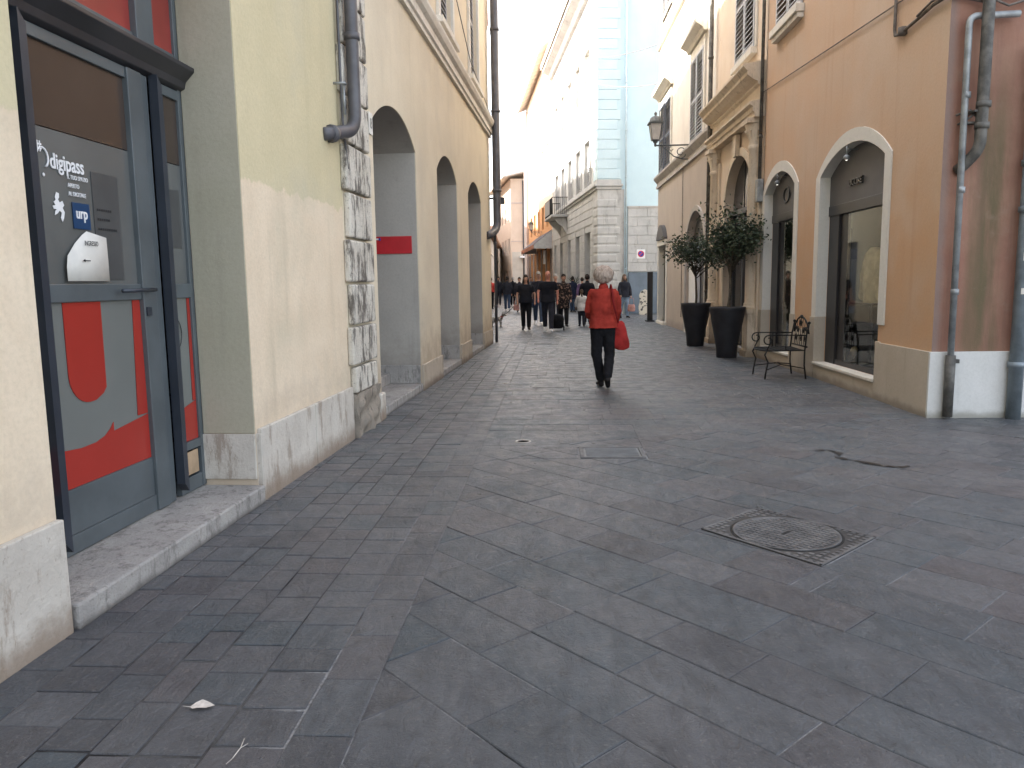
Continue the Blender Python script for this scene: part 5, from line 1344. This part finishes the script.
W('child in white top with a long dark ponytail',(.87,25.2,0),PI+R(5),1.18,legs=((5,3),(-4,6)),arms=((10,16,20),(12,20,40)),top='shirt',topmat=C_['whitetop'],botmat=C_['darkjacket'],shoemat=black,hair='pony',hairmat=C_['brownhair'],hem=.74,coat=True,wide=1.08)
W('person in black jacket mostly hidden behind the red jacket',(1.08,25.9,0),PI,1.66,legs=((6,3),(-5,8)),topmat=C_['blacktee'],botmat=C_['blacktrouser'],shoemat=black,hair='short',hairmat=C_['darkhair'],hem=.84,coat=True)
W('long haired person in dark jacket and light blue jeans beside the metal hoarding',(2.72,30.6,0),R(18),1.68,legs=((10,4),(-10,10)),arms=((5,14,15),(8,14,25)),top='jacket',topmat=C_['darkjacket'],botmat=C_['lightjeans'],shoemat=black,hair='long',hairmat=C_['longhair'],hem=.84,coat=True)
W('person in dark jacket and blue jeans walking away at the far left',(-2.47,40.2,0),PI+R(3),1.74,legs=((12,3),(-12,14)),top='jacket',topmat=C_['darkjacket'],botmat=C_['jeans'],shoemat=C_['whiteshoe'],hair='short',hairmat=C_['darkhair'],hem=.84,coat=True)
W('person in dark clothes with a red and white top at the far left wall',(-3.55,43.0,0),PI,1.72,legs=((4,2),(-4,6)),topmat=C_['redgarment'],botmat=C_['blacktrouser'],shoemat=black,hair='short',hairmat=C_['brownhair'],hem=.95,coat=True)
W('person in black coat with grey hair walking beside the blue jeans walker',(-2.65,49.0,0),PI,1.76,legs=((8,3),(-8,10)),topmat=C_['blacktee'],botmat=C_['blacktrouser'],shoemat=black,hair='short',hairmat=C_['greyhair'],hem=.7,coat=True)
W('tall person in dark coat far off between the jeans walker and the wall',(-3.62,50.0,0),0,1.80,legs=((8,3),(-8,10)),topmat=C_['darkjacket'],botmat=C_['darkjacket'],shoemat=black,hair='short',hairmat=C_['darkhair'],hem=.7,coat=True)
W('person in dark jacket just behind the dog owner',(-1.75,38.5,0),R(5),1.68,legs=((8,3),(-8,10)),topmat=C_['darkjacket'],botmat=C_['greyjacket'],shoemat=black,hair='short',hairmat=C_['darkhair'],hem=.84,coat=True)
W('person in grey jacket far down the street behind the dog owner',(-1.35,44.0,0),0,1.72,legs=((8,3),(-8,10)),topmat=C_['greyjacket'],botmat=C_['jeans'],shoemat=black,hair='short',hairmat=C_['brownhair'],hem=.84,coat=True)

def handbag(loc,mat,label,s=1.,name='handbag',strap=.3):
    t=thing(name,label,'bag',loc); q=MB(); q.rings([(0,0,0,.10*s,.05*s),(0,0,.04*s,.14*s,.07*s),(0,0,.18*s,.13*s,.06*s),(0,0,.25*s,.11*s,.03*s)],16); organic(q,'pouch',mat,t,.014,1,.006,9)
    k=MB(); k.rod([(-.09*s,0,.24*s),(-.07*s,0,.24*s+strap),(.07*s,0,.24*s+strap),(.09*s,0,.24*s)],.010,6); k.obj('strap',mat,t)
handbag((2.99,30.45,.28),C_['pinkbag'],'dusty pink carrier bag held by the long haired person',1.1,strap=.25)
handbag((-1.17,23.55,.62),C_['brownbag'] if 'brownbag' in C_ else C_['pinkbag'],'small brown handbag at the hip of the dog owner',.7,strap=.12)
def trolley():
    t=thing('wheeled_bag','black wheeled shopping bag pulled beside the floral dress','trolley bag',(.07,23.3,0))
    q=MB(); q.rings([(0,0,.07,.13,.10),(0,0,.12,.19,.14),(0,0,.35,.21,.15),(0,0,.46,.18,.13),(0,0,.50,.10,.08)],18); organic(q,'bag',C_['blackbag'],t,.016,2,.01,7)
    k=MB(); k.rod([(-.12,.14,.1),(-.16,.25,.55),(-.20,.45,.98),(-.06,.45,.98),(-.02,.25,.55),(.0,.14,.1)],.014,6); k.obj('handle',M['galv'],t)
    for s in(-1,1):
        w=MB(); w.lathe([(.0,-.02),(.075,-.02),(.08,0),(.075,.02),(0,.02)],(0,0,0),16); o=w.obj('wheel',M['black'],t); o.location=(s*.2,.08,.08); o.rotation_euler=(0,PI/2,0)
trolley()
def dog():
    t=thing('dog','small shaggy white and grey dog on a leash by the left wall','dog',(-1.93,25.7,0),R(75))
    # faces -y local
    m=MB(); m.tube([(0,.17,.26),(0,.08,.265),(0,-.05,.26),(0,-.14,.285)],[.062,.075,.082,.075],14)
    m.tube([(0,-.14,.30),(0,-.20,.38)],[.055,.045],12); m.ball((0,-.225,.41),(.055,.065,.055)); m.tube([(0,-.26,.40),(0,-.315,.385)],[.03,.022],10)
    for s in(-1,1):
        m.tube([(s*.04,-.21,.455),(s*.055,-.20,.50)],[.02,.008],6)
        m.tube([(s*.045,-.12,.24),(s*.045,-.13,.12),(s*.045,-.125,.02)],[.032,.022,.018],8); m.tube([(s*.045,-.125,.018),(s*.045,-.155,.014)],[.02,.016],8)
        m.tube([(s*.045,.16,.25),(s*.05,.11,.17),(s*.05,.19,.10),(s*.05,.18,.02)],[.045,.03,.02,.017],8); m.tube([(s*.05,.18,.018),(s*.05,.15,.014)],[.02,.016],8)
    m.tube([(0,.20,.29),(0,.26,.36),(0,.24,.43)],[.02,.022,.012],8)
    organic(m,'body',C_['fur'],t,.009,1,.008,24)
    e=MB(); 
    for s in(-1,1): e.ball((s*.025,-.277,.42),.008,8,6)
    e.ball((0,-.335,.388),.011,8,6); e.obj('eyes_and_nose',M['eye'],t)
    k=MB(); k.lathe([(.056,-.01),(.058,0),(.056,.01)],(0,-.165,.34),14); k.obj('collar',C_['redgarment'],t)
dog()
hand=Vector((-.88,23.6,0))+Vector((-.30,-.08,.83))
lm=MB(); a=Vector((-1.79,25.63,.35)); P=[]
for i in range(15):
    t=i/14; p=a.lerp(hand,t); p.z-=.10*4*t*(1-t)*.5; P.append(p)
lm.rod(P,.008,5); tag(lm.obj('dog_leash',C_['blackbag']),'thin dark leash from the shaggy dog up to its owner','leash')
def palm():
    t=thing('potted_palm','spiky green potted palm by the palazzo wall','potted plant',(1.0,40.5,0))
    q=MB(); q.lathe([(.2,0),(.26,.5),(.28,.55),(.24,.55)],(0,0,0),20); q.obj('pot',M['brownstone'],t)
    k=MB(); k.tube([(0,0,.5),(0,0,1.25)],[.09,.07],10); k.obj('trunk',M['bark'],t)
    f=MB(); r=random.Random(4)
    for i in range(70):
        a=r.random()*2*PI; e=r.uniform(-.2,1.2); L=r.uniform(.5,.85); d=Vector((math.cos(a)*math.cos(e),math.sin(a)*math.cos(e),math.sin(e))); s=Vector((-math.sin(a),math.cos(a),0))*.022
        p=Vector((0,0,1.25)); m=p+d*L*.55; tip=p+d*L+Vector((0,0,-.12)); f.add([p-s*.6,p+s*.6,m+s,tip,m-s],[(0,1,2,3,4)])
    f.obj('crown',M['palm'],t)
palm()

# ================================================================ CAMERA, LIGHT, WORLD
cam=bpy.data.cameras.new('camera'); co=bpy.data.objects.new('camera',cam); col.objects.link(co)
cam.sensor_width=36; cam.lens=770/1024*36; cam.clip_start=.05; cam.clip_end=1500
co.location=(0,0,1.45)
co.matrix_world=Matrix.Translation((0,0,1.45))@Matrix.Rotation(R(3.25),4,'Z')@Matrix.Rotation(PI/2-R(7.47),4,'X')@Matrix.Rotation(R(-.8),4,'Z')
scene.camera=co
az=R(-76); el=R(45)          # azimuth clockwise from +Y, i.e. sun on the left and a little ahead
sd=Vector((math.sin(az)*math.cos(el),math.cos(az)*math.cos(el),math.sin(el)))
sun=bpy.data.lights.new('sun','SUN'); sun.energy=4.8; sun.angle=R(.5); sun.color=(1,.95,.86)
so=bpy.data.objects.new('sun',sun); col.objects.link(so); so.rotation_euler=(-sd).to_track_quat('-Z','Y').to_euler(); so.location=(-20,10,40)
w=bpy.data.worlds.new('World'); scene.world=w; w.use_nodes=True; nt=w.node_tree
bg=nt.nodes['Background']; sky=nt.nodes.new('ShaderNodeTexSky'); sky.sky_type='NISHITA'; sky.sun_disc=False
sky.sun_elevation=el; sky.sun_rotation=az; sky.air_density=1.; sky.dust_density=4.; sky.ozone_density=.6
hs=nt.nodes.new('ShaderNodeHueSaturation'); hs.inputs['Saturation'].default_value=.45; nt.links.new(sky.outputs[0],hs.inputs['Color']); nt.links.new(hs.outputs[0],bg.inputs[0]); bg.inputs[1].default_value=.15
scene.view_settings.view_transform='Standard'; scene.view_settings.look='None'; scene.view_settings.exposure=2.5; scene.view_settings.gamma=1
scene.render.engine='CYCLES'
scene.cycles.max_bounces=8; scene.cycles.diffuse_bounces=5; scene.cycles.transmission_bounces=6
bpy.context.view_layer.update()
